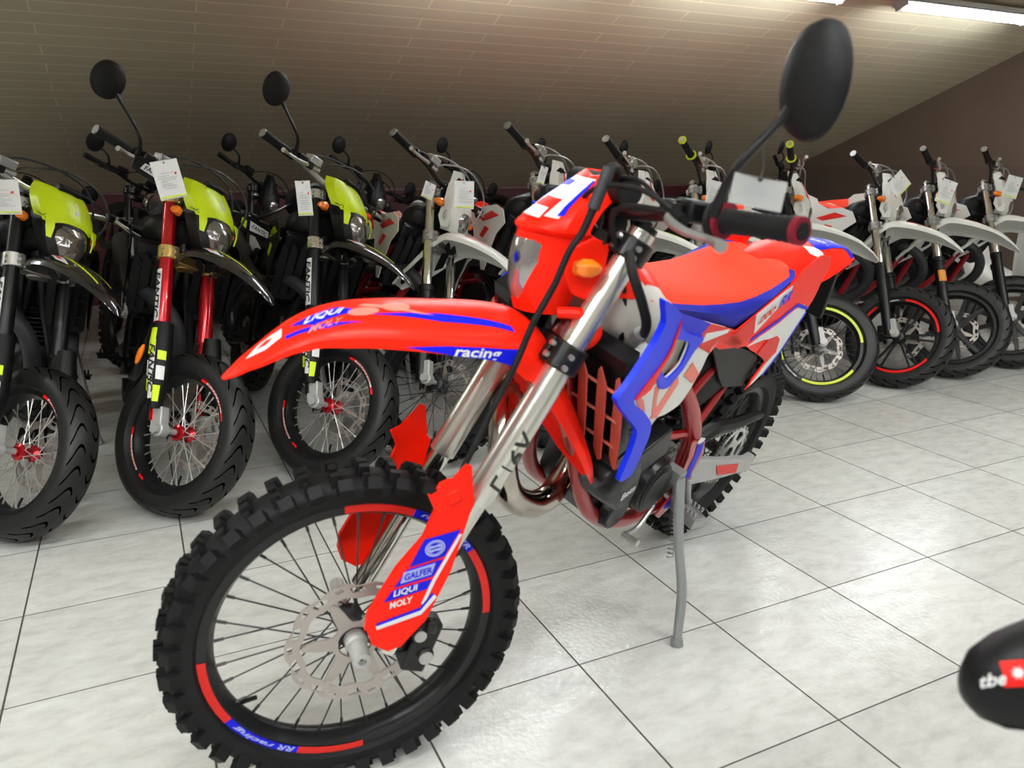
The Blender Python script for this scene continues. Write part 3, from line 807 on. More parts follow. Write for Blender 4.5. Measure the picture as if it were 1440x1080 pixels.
        tx('LIQUI', -.058, .1665, .046, .0145, 'sticker_white'); tx('MOLY', -.052, .1435, .044, .0135, 'sticker_white')
        # lettering on the near tube
        def ftxt():
            mb = MB(); r = .0292
            for ch, s0, w, h in (('Г', .415, .030, .036), ('I', .447, .006, .034), ('6', .472, .024, .034), ('V', .508, .032, .036)):
                vs, fs = text_geo(ch, .2, .015)
                pts = []
                for x, y in vs:
                    ang = y*h/r-.25; q = fk(s0+x*w, .105)+NN*(r*sin(ang))+Vector((0, r*cos(ang), 0)); pts.append(q)
                mb.add(pts, fs)
            return mb
        F('fork_lettering', None, ftxt, ['sticker_black'], smooth=0)
    elif c.get('guards') == 'fantic':
        for s in (-1, 1):
            gd = F('fork_guard', ('f', s), lambda: MB().tube([(-.175,s*.118,.345),(-.135,s*.122,.26),(-.085,s*.124,.16),(-.05,s*.122,.06)], [.034,.040,.038,.026], n=16), ['black_plastic'])
            def blk(z0, z1, x0w, x1w):
                mb = MB(); G = []
                for t in (0, .5, 1):
                    z = z0+(z1-z0)*t; cx = float(np.interp(z, [.06,.16,.26,.345], [-.05,-.085,-.135,-.175])); r = float(np.interp(z, [.06,.16,.26,.345], [.026,.038,.040,.034]))+.0016
                    cy = float(np.interp(z, [.06,.16,.26,.345], [.122,.124,.122,.118]))
                    G.append([(cx+r*sin(a), s*(cy+r*cos(a)), z+.012*sin(a)) for a in np.linspace(x0w, x1w, 6)])
                return mb.sheet(G, .0008)
            for z0, z1, a0, a1, m in ((.235,.325,-.55,.25,'lime'),(.165,.215,-1.2,-.35,'sticker_white'),(.115,.155,-1.1,-.30,'lime'),(.22,.25,.55,1.25,'lime'),(.155,.20,.5,1.2,'sticker_white'),(.08,.135,.35,1.0,'lime')):
                F('guard_sticker', (z0, a0, s), lambda: blk(z0, z1, a0, a1), [m], gd, smooth=0)
            F('guard_label', ('lab', s), lambda: blk(.09, .285, -.22, .30), ['sticker_white'], gd, smooth=0)
            def gt():
                mb = MB(); vs, fs = text_geo('FANTIC', .25, .03); pts = []
                for x, y in vs:
                    z = .19-x*.16; a = .04+y*.62
                    cx = float(np.interp(z, [.06,.16,.26,.345], [-.05,-.085,-.135,-.175])); r = float(np.interp(z, [.06,.16,.26,.345], [.026,.038,.040,.034]))+.004; cy = float(np.interp(z, [.06,.16,.26,.345], [.122,.124,.122,.118]))
                    pts.append((cx+r*sin(a), s*(cy+r*cos(a)), z+.012*sin(a)))
                return mb.add(pts, fs)
            F('guard_lettering', ('t', s), gt, ['sticker_black'], gd, smooth=0)
            if s < 0 and c.get('reflector'): F('side_reflector', 1, lambda: MB().loft([[(-.188+.011*k*cos(a), -.1495-h, .215+.038*k*sin(a)) for a in np.linspace(0, 2*PI, 17)[:-1]] for k, h in ((1,0),(1,.006),(.8,.009))]), ['orange_lens'], gd)
        def lab(s):
            mb = MB(); G = []
            for ss in (.40, .60): G.append([tuple(fk(ss, s*.105)+NN*((r_up*1.06)*sin(a))+Vector((0, s*r_up*1.06*cos(a), 0))) for a in np.linspace(-.75, .35, 6)])
            return mb.sheet(G, .0006)
        def labt(s):
            mb = MB(); vs, fs = text_geo('FANTIC', .25, .03); pts = []
            for x, y in vs:
                a = -.2+y*.85; rr = r_up*1.06+.0016; pts.append(fk(.50-x*.18*1, s*.105)+NN*(rr*sin(a))+Vector((0, s*rr*cos(a), 0)))
            return mb.add(pts, fs)
        for s in (-1, 1):
            F('fork_label', s, lambda: lab(s), ['sticker_white'], smooth=0); F('fork_lettering', s, lambda: labt(s), ['sticker_black'], smooth=0)
    elif c.get('fork_sticker'):
        F('fork_sticker', 1, lambda: MB().sheet([[tuple(fk(ss, -.105)+NN*(.0352*sin(a))-Vector((0, .0352*cos(a), 0))) for a in np.linspace(-.2, 1.1, 6)] for ss in (.27, .34)], .0006), ['orange_sticker'], smooth=0)
    # ---- caliper and hose
    cal = F('brake_caliper', 1, lambda: MB().box((-.118,.075,.0),(.05,.05,.11), rot((0,1,0), -.3)).box((-.085,.070,.02),(.03,.03,.07), rot((0,1,0), -.3)).cyl((-.125,.05,-.018),(-.125,.106,-.018),.018).cyl((-.110,.05,.032),(-.110,.104,.032),.016).box((-.13,.10,.05),(.02,.02,.03)), [c.get('caliper', 'black_metal')], bevel=.006)
    F('brake_caliper_cap', 1, lambda: MB().cyl((-.125,.106,-.018),(-.125,.109,-.018),.014), ['matte_alu'], cal)
    F('brake_caliper_cap', 2, lambda: MB().cyl((-.11,.104,.032),(-.11,.107,.032),.012), ['matte_alu'], cal)
    # ---- mudguard
    fp = c.get('fender_path', 'hero'); path = {'hero': HERO_FENDER, 'bg': BG_FENDER, 'fantic': FANTIC_FENDER, 'nose': [(.352,.440,.012,.006),(.345,.462,.030,.030),(.318,.482,.040,.060),(.26,.500,.048,.090),(.16,.520,.055,.10),(.05,.545,.065,.10),(-.08,.575,.08,.09),(-.25,.60,.09,.08)]}[fp]
    def nose_mb():
        R = []
        for x, zc, hz, w in ((.352,.402,.008,.006),(.349,.403,.022,.018),(.338,.405,.036,.030),(.315,.408,.048,.040),(.28,.414,.056,.048),(.22,.424,.062,.055),(.14,.440,.066,.060),(.02,.480,.064,.064),(-.12,.50,.066,.068),(-.26,.52,.06,.07)):
            R.append([(x, w*math.copysign(abs(cos(2*PI*i/28))**.8, cos(2*PI*i/28)), zc+hz*math.copysign(abs(sin(2*PI*i/28))**.9, sin(2*PI*i/28))) for i in range(28)])
        return MB().loft(R)
    fd = F('front_mudguard', fp, nose_mb if fp == 'nose' else (lambda: fender_mb(path)), [c['fender']], smooth=50 if fp == 'nose' else 28)
    bvh = None
    if hero or fp in ('fantic', 'bg', 'nose'):
        me = fd.data; bvh = BVHTree.FromPolygons([v.co.copy() for v in me.vertices], [tuple(p.vertices) for p in me.polygons])
    def drape(poly2, dirn, m, name, par, bv, fn3, off=.0012, k=None, sub=.012):
        """lay a flat outline on a curved surface"""
        def fn():
            bm = bmesh.new(); vs = [bm.verts.new(fn3(*p)) for p in poly2]
            tr = tessellate_polygon([[Vector((p[0], p[1], 0)) for p in poly2]])
            for t in tr:
                try: bm.faces.new([vs[i] for i in t])
                except ValueError: pass
            for _ in range(7):
                es = [e for e in bm.edges if e.calc_length() > sub]
                if not es: break
                bmesh.ops.subdivide_edges(bm, edges=es, cuts=1, use_grid_fill=False); bmesh.ops.triangulate(bm, faces=bm.faces)
            mb = MB(); bm.verts.ensure_lookup_table(); bm.verts.index_update(); out = []
            d = Vector(dirn).normalized()
            for v in bm.verts:
                hit = bv.ray_cast(v.co-d*.3, d)
                q = hit[0] if hit[0] else bv.find_nearest(v.co)[0]; out.append(q-d*off)
            mb.add(out, [[v.index for v in f.verts] for f in bm.faces]); bm.free(); return mb
        return part(name, k, fn, [m], par, FX, smooth=60)
    def drape_text(s, c0, right, up, w, h, dirn, m, name, par, bv, shear=.2, bold=.02, off=.0022, k=None):
        def fn():
            mb = MB(); text_mb(mb, s, c0, right, up, w, h, shear, bold); d = Vector(dirn).normalized()
            for i, v in enumerate(mb.v):
                hit = bv.ray_cast(Vector(v)-d*.3, d)
                q = hit[0] if hit[0] else bv.find_nearest(Vector(v))[0]; mb.v[i] = tuple(q-d*off)
            return mb
        return part(name, k, fn, [m], par, FX, smooth=0)
    if hero:
        top = lambda x, y: (x, y, .8); dn = (0, 0, -1)
        drape([(.208,.012),(.180,.030),(.155,.030),(.152,.004),(.188,-.002)], dn, 'sticker_white', 'mudguard_sticker', fd, bvh, top)
        drape([(.193,.010),(.178,.020),(.166,.016),(.176,.006)], dn, 'bright_red', 'mudguard_sticker', fd, bvh, top, off=.0018)
        drape([(.150,.034),(.150,.042),(.09,.062),(.035,.066),(.06,.060),(.10,.050)], dn, 'sticker_blue', 'mudguard_stripe', fd, bvh, top)
        drape([(.140,.018),(.108,.046),(.035,.038),(.065,.012)], dn, 'sticker_blue', 'mudguard_sticker', fd, bvh, top)
        drape_text('LIQUI', (.090,.029,.8), (-1,.05,0), (-.45,-.9,0), .060, .022, dn, 'sticker_white', 'mudguard_lettering', fd, bvh)
        drape_text('MOLY', (.090,.054,.8), (-1,.05,0), (-.45,-.9,0), .052, .014, dn, 'pink_white', 'mudguard_lettering', fd, bvh)
        def ov(cx, cy, a, b): return [(cx+a*cos(t), cy+b*sin(t)) for t in np.linspace(0, 2*PI, 25)[:-1]]
        drape(ov(.028, .040, .026, .012), dn, 'pink_white', 'mudguard_emblem', fd, bvh, top)
        drape(ov(-.028, .030, .024, .016), dn, 'pink_white', 'mudguard_emblem', fd, bvh, top)
        drape([(.035,.020),(-.055,.052),(-.088,.058),(-.03,.034),(.02,.012)], dn, 'pink_white', 'mudguard_stripe', fd, bvh, top)
        drape([(.020,-.050),(-.10,-.070),(-.24,-.078),(-.235,-.066),(-.10,-.046)], dn, 'sticker_blue', 'mudguard_stripe', fd, bvh, top)
        drape([(.020,.050),(-.10,.072),(-.23,.080),(-.225,.070),(-.10,.052)], dn, 'sticker_blue', 'mudguard_stripe', fd, bvh, top, off=.0010)
        sd = lambda x, z: (x, .2, z); dl = (0, -1, 0)
        drape([(-.030,.602),(-.10,.606),(-.17,.604),(-.235,.600),(-.228,.568),(-.190,.575),(-.10,.592)], dl, 'sticker_blue', 'mudguard_side_sticker', fd, bvh, sd)
        drape_text('racing', (-.155,.2,.593), (-1,0,-.05), (-.05,0,1), .085, .021, dl, 'sticker_white', 'mudguard_lettering', fd, bvh)
    elif fp == 'fantic' and not back:
        top = lambda x, y: (x, y, .8); dn = (0, 0, -1); sd = lambda x, z: (x, -.2, z); dl = (0, 1, 0)
        for sg in (-1, 1):
            drape([(-.22,sg*.030),(-.12,sg*.034),(.03,sg*.030),(.03,sg*.024),(-.12,sg*.022),(-.22,sg*.014)], dn, 'lime', 'mudguard_stripe', fd, bvh, top, k=('fl', sg))
            drape([(-.255,sg*.045),(-.16,sg*.072),(-.10,sg*.062),(-.16,sg*.045),(-.24,sg*.035)], dn, 'sticker_white', 'mudguard_sticker', fd, bvh, top, k=('fw', sg))
            drape([(-.215,sg*.050),(-.165,sg*.062),(-.155,sg*.054),(-.20,sg*.044)], dn, 'sticker_red', 'mudguard_sticker', fd, bvh, top, off=.002, k=('fr', sg))
    elif fp == 'bg' and not back:
        top = lambda x, y: (x, y, .8); dn = (0, 0, -1)
        for sg in (-1, 1): drape([(-.17,sg*.078),(-.05,sg*.060),(-.02,sg*.052),(-.10,sg*.052),(-.17,sg*.060)], dn, c.get('fmark', 'sticker_red'), 'mudguard_sticker', fd, bvh, top, k=('bgm', sg, c.get('fmark')))
    if fp == 'nose':
        dl = (0, -.7, -.7); up_ = lambda x, b: (x, .030-b*.7, .438+b*.7)
        drape([(.333,.012),(.311,.012),(.311,-.012),(.333,-.012)], dl, 'bright_red', 'nose_sticker', fd, bvh, up_)
        star = [(.322+.0060*(1 if i % 2 else .45)*cos(PI*i/8), .0065*(1 if i % 2 else .45)*sin(PI*i/8)) for i in range(16)]
        drape(star, dl, 'sticker_white', 'nose_emblem', fd, bvh, up_, off=.002)
        drape_text('tbe', (.3405,.024,.426), (-1,0,.1), (0,-.7,.7), .017, .012, dl, 'sticker_white', 'nose_lettering', fd, bvh)
        drape_text('n', (.301,.033,.442), (-1,0,.1), (0,-.7,.7), .010, .012, dl, 'sticker_white', 'nose_lettering', fd, bvh)
    # ---- headlight mask
    ms = c.get('mask')
    if ms == 'hero':
        mk = F('headlight_mask', 'h', lambda: row_mask(HERO_MASK, notch=.012, rim=.045)[0], ['red_plastic'], smooth=30)
        mv = BVHTree.FromPolygons([v.co.copy() for v in mk.data.vertices], [tuple(p.vertices) for p in mk.data.polygons])
        ln = F('headlight', 'h', lambda: lens_from(HERO_MASK, .672, .778, lambda t: .020+.022*min(1, t*1.5), .008), ['lens_glass'])
        F('headlight_badge', None, lambda: MB().plate([(.012,.745),(.020,.733),(.026,.745),(.019,.757)], lambda a, b: (-.2385, a, b), (1,0,0), .0005), ['sticker_blue'], ln, smooth=0)
        fr_ = lambda y, z: (-.1, y, z); df = (-1, 0, 0)
        drape([(-.038,.892),(.038,.892),(.052,.855),(.062,.822),(-.062,.822),(-.052,.855)], df, 'sticker_white', 'mask_sticker', mk, mv, fr_)
        drape([(-.030,.852),(.030,.852),(.038,.815),(-.038,.815)], df, 'bright_red', 'mask_intake_frame', mk, mv, fr_, off=.0022)
        drape([(-.026,.836),(.026,.836),(.034,.818),(-.034,.818)], df, 'sticker_white', 'mask_sticker', mk, mv, fr_, off=.0034)
        drape([(-.040,.884),(-.006,.884),(-.008,.875),(-.043,.873)], df, 'sticker_blue', 'mask_stripe', mk, mv, fr_, off=.002)
        drape([(.036,.890),(.043,.888),(.066,.828),(.056,.826)], df, 'sticker_blue', 'mask_stripe', mk, mv, fr_, off=.002)
        drape([(-.036,.890),(-.043,.888),(-.066,.828),(-.056,.826)], df, 'sticker_blue', 'mask_stripe', mk, mv, fr_, off=.002)
        for s in (-1, 1):
            F('mask_side_arm', s, lambda: MB().plate([(-.345,.800),(-.30,.775),(-.30,.735),(-.320,.700),(-.345,.690),(-.375,.72),(-.380,.79)], lambda a, b: (a, s*.096, b), (0, s, 0), .005), ['red_plastic'], mk, bevel=.002)
            F('mudguard_hook', s, lambda: MB().tube([(-.30,s*.09,.665),(-.335,s*.105,.668),(-.362,s*.108,.655),(-.372,s*.108,.632),(-.355,s*.105,.612),(-.32,s*.095,.608)], [.010,.011,.012,.012,.011,.009], n=10), ['red_plastic'], fd)
    elif ms == 'lime':
        sr = F('lamp_surround', 1, lambda: row_mask(LAMP_SURROUND, rim=.06)[0], ['black_plastic'], smooth=30)
        F('headlight', 'l', lambda: lens_from(LAMP_SURROUND, .650, .768, lambda t: .026+.036*min(1, t*1.7)-.012*max(0, t-.75)*4, .010), ['dark_lens'], sr)
        mk = F('headlight_mask', 'l', lambda: row_mask(LIME_MASK, rim=.05)[0], ['lime'], smooth=30)
        for s in (-1, 1): F('mask_fin', s, lambda: MB().sheet([[(-.262,s*.100,.785),(-.255,s*.070,.790)],[(-.246,s*.098,.750),(-.228,s*.076,.755)],[(-.238,s*.086,.715),(-.222,s*.078,.715)]], .004), ['lime'], mk)
        mv = BVHTree.FromPolygons([v.co.copy() for v in mk.data.vertices], [tuple(p.vertices) for p in mk.data.polygons])
        fr_ = lambda y, z: (-.1, y, z); df = (-1, 0, 0)
        drape([(.010,.862),(.016,.862),(.020,.826),(.008,.822),(.000,.832),(.011,.833)], df, 'sticker_white', 'mask_sticker', mk, mv, fr_, k='lw')
        drape_text('FANTIC', (.006,-.1,.781), (0,1,-.22), (0,.22,1), .062, .011, df, 'sticker_black', 'mask_lettering', mk, mv, k='lt')
    elif ms == 'white':
        mk = F('headlight_mask', 'w', lambda: row_mask(WHITE_MASK, rim=.045)[0], [c.get('mask_mat', 'white_plastic')], smooth=30)
        F('headlight', 'w', lambda: lens_from(WHITE_MASK, .672, .762, lambda t: .020+.022*min(1, t*2)-.012*max(0, t-.7)*3, .010), ['lens_glass'], mk)
        mv = BVHTree.FromPolygons([v.co.copy() for v in mk.data.vertices], [tuple(p.vertices) for p in mk.data.polygons])
        fr_ = lambda y, z: (-.1, y, z); df = (-1, 0, 0)
        for s in (-1, 1):
            drape([(s*.014,.92),(s*.020,.915),(s*.060,.80),(s*.046,.79)], df, c.get('mmark', 'sticker_red'), 'mask_stripe', mk, mv, fr_, k=('ws', s, c.get('mmark')))
            F('mask_bracket', s, lambda: MB().plate([[(-.30,.655),(-.34,.70),(-.345,.75),(-.32,.765),(-.295,.745),(-.27,.70),(-.265,.66)],[(-.30,.680),(-.288,.700),(-.305,.735),(-.322,.735),(-.318,.705)]], lambda a, b: (a, s*.088, b), (0, s, 0), .005), [c.get('mask_mat', 'white_plastic')], mk)
    elif ms == 'round':
        F('headlight', 'r', lambda: MB().rev([(.0,.0),(.05,.004),(.082,.0),(.086,-.01),(.078,-.05),(.04,-.08),(.0,-.085)], (-.24,0,.76), (1,0,0), n=32), ['chrome'])
        F('headlight_glass', 'r', lambda: MB().rev([(.0,.012),(.04,.010),(.074,.003)], (-.237,0,.76), (1,0,0), n=32), ['dark_lens'])
    for s in ((-1, 1) if c.get('signals', True) else ()):
        yo = .115 if hero else .135
        si = F('turn_signal', (s, hero), lambda: MB().loft([[(x, s*(yo+dy*k), .750+dz*k) for dy, dz in ((-.012,-.018),(.016,-.012),(.020,.008),(.004,.018),(-.014,.012))] for x, k in ((-.355,.5),(-.335,1),(-.318,1),(-.306,.6))]), [c.get('signal', 'orange_lens')], bevel=.003)
        F('signal_stem', s, lambda: MB().cyl((-.34, s*.07, .752), (-.34, s*(yo-.008), .752), .007, n=8), ['black_plastic'], si)
    # ---- handlebar
    XR_ = T(-.41, 0, .846) @ Matrix.Rotation(rad(10), 4, 'X') @ Matrix.Diagonal((1, .78, 1, 1)) @ T(.41, 0, -.846) if hero else None
    FL = F
    W = .452; ba = F('handlebar', hero, lambda: bar_mb(W, 0., XR_), [c.get('bar', 'black_metal')])
    if hero or c.get('pad'):
        F('bar_pad', 1, lambda: MB().tube([(-.398,-.12,.872),(-.398,.12,.872)], [.020,.026,.026,.020], n=14, sm=False) if False else MB().cyl((-.398,-.10,.880),(-.398,.10,.880),.024,n=18), ['black_rough'])
    for s in (-1, 1):
        if hero: F = (lambda name, k, fn, mats, parent=None, **kw: part(name, k, fn, mats, parent or root, FX @ XR_, **kw)) if s < 0 else FL
        g = F('grip', s, lambda: grip_mb(s, W), ['black_rough'])
        if c.get('ring'):
            F('grip_ring', (s, 0), lambda: ring_at(s, 0.0, W, R=.026, th=.008), [c['ring']], g)
            F('grip_end', (s, 1), lambda: ring_at(s, .99, W, R=.0195, th=.010), [c['ring']], g)
            F('grip_cap', (s, 1), lambda: ring_at(s, 1.035, W, R=.012, th=.004), ['black_rough' if hero else c.get('capm', 'alu')], g)
        else: F('grip_end', (s, 2), lambda: ring_at(s, .995, W, R=.0175, th=.010), [c.get('endm', 'grey_metal')], g)
        per = F('switch_housing', s, lambda: MB().cyl((-.421,s*.300,.873),(-.424,s*.322,.873), .022, n=16).box((-.405,s*.275,.877),(.04,.045,.032)).box((-.40,s*.225,.872),(.03,.03,.03)), ['black_plastic' if hero else 'black_metal'], bevel=.005)
        if not (hero and s < 0): F('lever', (s, hero), lambda: MB().tube([(-.392,s*.245,.868),(-.366,s*.275,.860),(-.358,s*.33,.852),(-.362,s*.385,.850),(-.352,s*.425,.848)], [.009,.008,.0065,.006,.0095], n=10), [c.get('lever', 'alu')])
        if (s < 0 and not hero):
            F('brake_reservoir', s, lambda: MB().box((-.395,s*.215,.898),(.042,.062,.032), rot((0,0,1), .1*s)).cyl((-.40,s*.22,.875),(-.39,s*.17,.872), .010), [c.get('res', 'grey_metal')], bevel=.004)
        if hero and s > 0:
            F('clutch_perch', 1, lambda: MB().tube([(-.40,.23,.872),(-.382,.265,.866),(-.372,.30,.862)], [.016,.014,.010], n=10).cyl((-.378,.275,.845),(-.378,.275,.885),.010), ['black_plastic'])
            F('throttle_flange', 1, lambda: MB().rev([(.012,-.004),(.030,-.004),(.033,0),(.030,.006),(.020,.010),(.012,.010)], (-.4245,.318,.872), (-.06,1,.03), n=28, closed=True), ['black_rough'])
    F = FL
    # cables
    cb = c.get('cables', 3)
    paths = [[(-.40,-.19,.872),(-.37,-.15,.915),(-.34,-.04,.955),(-.32,.08,.94),(-.30,.145,.87),(-.31,.14,.77),(-.33,.10,.68)],
             [(-.395,.20,.872),(-.37,.12,.90),(-.375,.02,.90),(-.40,-.06,.85),(-.42,-.07,.74)],
             [(-.41,-.26,.872),(-.39,-.20,.925),(-.365,-.08,.95),(-.36,.06,.93),(-.36,.13,.84),(-.39,.10,.74)]]
    if not hero:
        for i in range(cb): F('cable', i, lambda: MB().tube(paths[i], .0042, n=8, k=6), [c.get('cable', 'dark_grey')])
        F('brake_hose', 1, lambda: MB().tube([(-.30,.075,.66),(-.285,.09,.56),(-.24,.10,.42),(-.15,.115,.22),(-.11,.09,.06)], .004, n=7), ['black_rough'])
        F('instrument', 1, lambda: MB().box((-.36,0,.885),(.03,.085,.05), rot((0,1,0), .5)), ['black_plastic'], bevel=.006)
    else:
        hp = [(-.39,.06,.865),(-.365,.10,.912),(-.335,.125,.913),(-.321,.125,.861),(-.306,.125,.813),(-.286,.125,.777),(-.269,.125,.722),(-.240,.125,.654),(-.215,.125,.572),(-.189,.125,.507),(-.155,.125,.415),(-.137,.122,.362),(-.125,.10,.30),(-.118,.09,.20),(-.112,.085,.10),(-.11,.08,.05)]
        F('brake_hose', None, lambda: MB().tube(hp, [.007,.008,.008,.007,.006,.006,.006,.006,.006,.0055,.005,.004,.004,.004], n=10), ['black_rough'])
        F('hose_guide', None, lambda: MB().cyl((-.336,.125,.918),(-.318,.125,.850),.0105,n=14), ['dark_grey'])
        F('hose_clip', None, lambda: MB().box((-.128,.122,.345),(.026,.05,.026), rot((0,1,0), .4)).cyl((-.112,.122,.352),(-.104,.122,.356),.007), ['red_plastic'], bevel=.004)
        F('cable', 'h1', lambda: MB().tube([(-.375,.27,.875),(-.35,.20,.895),(-.33,.11,.885),(-.345,.03,.84),(-.40,-.02,.74)], .0045, n=8), ['black_rough'])
        F('cable', 'h2', lambda: MB().tube([(-.385,.26,.87),(-.355,.16,.862),(-.36,.12,.83),(-.40,.10,.76),(-.44,.09,.66),(-.45,.06,.55)], .0055, n=8), ['black_rough'])
        F('cable', 'h3', lambda: MB().tube([(-.40,.21,.872),(-.39,.12,.905),(-.37,.02,.88),(-.40,-.06,.80)], .004, n=8), ['black_rough'])
        F('instrument', 'h', lambda: MB().box((-.385,-.005,.868),(.03,.07,.04), rot((0,1,0), .7)), ['black_plastic'], bevel=.006)
        F('ignition_switch', None, lambda: MB().cyl((-.37,.03,.80),(-.335,.035,.83),.018,n=14).cyl((-.395,.07,.80),(-.36,.09,.80),.014,n=12), ['black_metal'])
    # mirrors
    for mi, mr in enumerate(c.get('mirrors', [])): mirror_parts(root, FX, *mr['geo'], key=('mir', key, mi), glass=mr.get('glass', True), stem=mr.get('stem', 'black_metal'), holder=mr.get('holder', 'black_rough'))
    if c.get('handguards'):
        for s in (-1, 1):
            hg = F('handguard', s, lambda: MB().loft([[(-.345+ox, s*y, .838+z) for z in (.034*k, .015*k, -.018*k, -.036*k)]+[(-.351+ox, s*y, .838+z) for z in (-.036*k, -.018*k, .015*k, .034*k)] for y, ox, k in ((.14,-.005,.4),(.18,.004,.8),(.24,.012,1),(.31,.010,.95),(.355,-.005,.6))]), ['black_plastic'])
            F('handguard_sticker', s, lambda: MB().plate([(.21,.852),(.325,.846),(.335,.822),(.225,.815)], lambda a, b: (-.3315, s*a, b), (1,0,0), .0008), ['sticker_white'], hg, smooth=0)
            F('handguard_lettering', s, lambda: text_mb(MB(), 'FANTIC', (-.3305, s*.275, .834), (0,1,-.03*s), (0,.03*s,1), .095, .017, .2, .02), ['sticker_black'], hg, smooth=0)
            F('handguard_tip', s, lambda: MB().plate([(.165,.850),(.195,.845),(.205,.815),(.17,.825)], lambda a, b: (-.3335, s*a, b), (1,0,0), .001), ['lime'], hg, smooth=0)
    # ================= body
    fmat = c.get('frame', 'frame_red')
    fr = B('frame', 1, tube_frame, [fmat])
    en = B('engine', 1, engine_mb, [c.get('engine', 'dark_grey')], bevel=.004)
    cv = B('ignition_cover', 1, cover_mb, ['black_metal' if hero else 'dark_grey'], smooth=50)
    B('gear_cover', 1, gearcover_mb, ['black_metal'], en, bevel=.004)
    B('exhaust_pipe', 1, header_mb, [c.get('pipe', 'pipe')])
    B('silencer', 1, silencer_mb, ['dark_grey'])
    B('swingarm', 1, swing_mb, [c.get('swing', 'matte_alu')], bevel=.006)
    def rnd(l, k=2):
        for _ in range(k):
            o = []
            for i in range(len(l)):
                a, b = l[i], l[(i+1) % len(l)]; q = .16 if _ == 0 else .25
                o += [(a[0]*(1-q)+b[0]*q, a[1]*(1-q)+b[1]*q), (a[0]*q+b[0]*(1-q), a[1]*q+b[1]*(1-q))]
            l = o
        return l
    def prep(poly, s, k):
        if isinstance(poly[0][0], (int, float)): poly = [poly]
        poly = [rnd(l) if k else l for l in poly]
        return [[(p[0]-(.13 if hero else .05) if s < 0 else p[0], p[1]) for p in l] for l in poly]
    bp = lambda nm, k, poly, mats, s=1, off=0., t=.004, par=None, bev=.0015, ab=(.11,.08): B(nm, (k, s, off), lambda: MB().plate(prep(poly, s, k in ('w','b','s','r')) if nm.startswith('shroud') or nm.startswith('radiator_sh') else poly, side(s, *ab, off=off), (-.08 if ab[1] else 0, s, 0), t), mats, par, bevel=bev)
    def silhouette_seat():
        mb = MB(); nrm = seat_rings(); return mb.loft(nrm, mfun=lambda i, j: 0 if j < 8 else 1)
    B('seat', c['seat'], silhouette_seat, list(c['seat']), smooth=50)
    tl = B('tail', 1, tail_mb, [c['tail']], smooth=40)
    if not back:
        B('tank', 1, lambda: MB().loft([superell(*a) for a in ((1.085,1.055,.030,.050),(1.075,1.05,.055,.100),(1.045,1.040,.070,.140),(.985,1.010,.085,.152),(.92,.975,.082,.132),(.82,.955,.062,.105),(.72,.95,.040,.07))]), [c.get('tank', 'tank_plastic')], smooth=60)
        B('tank_cover', 1, lambda: MB().sheet([[(x, w*u, z-.050*abs(u)**2.2) for u in np.linspace(-1, 1, 13)] for x, w, z in ((1.095,.060,1.104),(1.075,.100,1.122),(1.04,.130,1.124),(.99,.130,1.112),(.94,.105,1.096),(.90,.07,1.078))], .006), [c.get('tankcover', 'red_plastic')])
        for s in (-1, 1):
            if not hero:
                sh = bp('radiator_shroud', 'bgs', [(1.11,1.015),(1.02,1.035),(.86,1.022),(.70,.98),(.79,.90),(.84,.83),(.92,.80),(.975,.72),(1.02,.72),(1.035,.80),(1.08,.90),(1.16,.955)], [c['shroud'][0]], s)
                bp('shroud_stripe', 'bg1', [(1.08,.985),(.90,.95),(.84,.965),(.98,1.005)], [c['shroud'][2]], s, off=.0014, t=.001, par=sh, bev=0)
                bp('shroud_stripe', 'bg2', [(.99,.92),(.93,.87),(.885,.88),(.93,.93)], [c['shroud'][2]], s, off=.0014, t=.001, par=sh, bev=0)
            else: sh = bp('radiator_shroud', 'w', [SH_WHITE, SH_HOLE[::-1]], [c['shroud'][0]], s)
            if hero: st = bp('shroud_trim', 'b', SH_BLUE, [c['shroud'][1]], s, off=.010, t=.012, par=sh, bev=.004)
            if hero: bp('shroud_inset', 'in', [(1.05,1.04),(1.06,.96),(.985,.91),(.915,.945),(.915,1.015)], ['tank_plastic'], s, off=-.016, t=.004, par=sh)
            if hero: bp('shroud_stripe', 's', SH_STRIPE, [c['shroud'][2]], s, off=.0125, t=.004, par=sh, bev=0)
            if hero: bp('shroud_rim', 'r', SH_RIM, [c['shroud'][1]], s, off=.004, t=.004, par=sh)
            if hero:
                bp('shroud_panel', 'b2', SH_BLUE2, ['sticker_blue'], s, off=.0012, t=.001, par=sh, bev=0)
                bp('shroud_panel', 'rd', SH_RED, ['sticker_red'], s, off=.0012, t=.001, par=sh, bev=0)
                for q in ([(.862,1.005),(.725,.985),(.733,.978),(.868,.985)], [(.80,.955),(.76,.968),(.790,.942)], [(.87,.940),(.80,.895),(.815,.875),(.89,.915)]):
                    bp('shroud_stripe', ('x', q[0]), q, ['sticker_white' if q[0][1] > .99 else 'pink_white'], s, off=.0024, t=.001, par=sh, bev=0)
                bp('shroud_stripe', 'p1', [(1.085,.928),(1.05,.905),(1.02,.870),(1.035,.868),(1.062,.893),(1.092,.922)], ['pink_white'], s, off=.0012, t=.001, par=sh, bev=0)
                bp('shroud_stripe', 'p2', [(1.02,.925),(.985,.860),(.965,.835),(.955,.845),(.985,.885),(1.0,.925)], ['pink_white'], s, off=.0012, t=.001, par=sh, bev=0)
                bp('shroud_stripe', 'p3', [(.98,.84),(.945,.83),(.90,.90),(.925,.925),(.955,.88)], ['pink_white'], s, off=.0014, t=.001, par=sh, bev=0)
            sp = bp('side_panel', 'm', SP_MAIN, [c['panel'][0]], s, ab=(.120,.02))
            bp('panel_plate', 'w', SP_WHITE, [c['panel'][1]], s, off=.0014, t=.001, par=sp, bev=0, ab=(.120,.02))
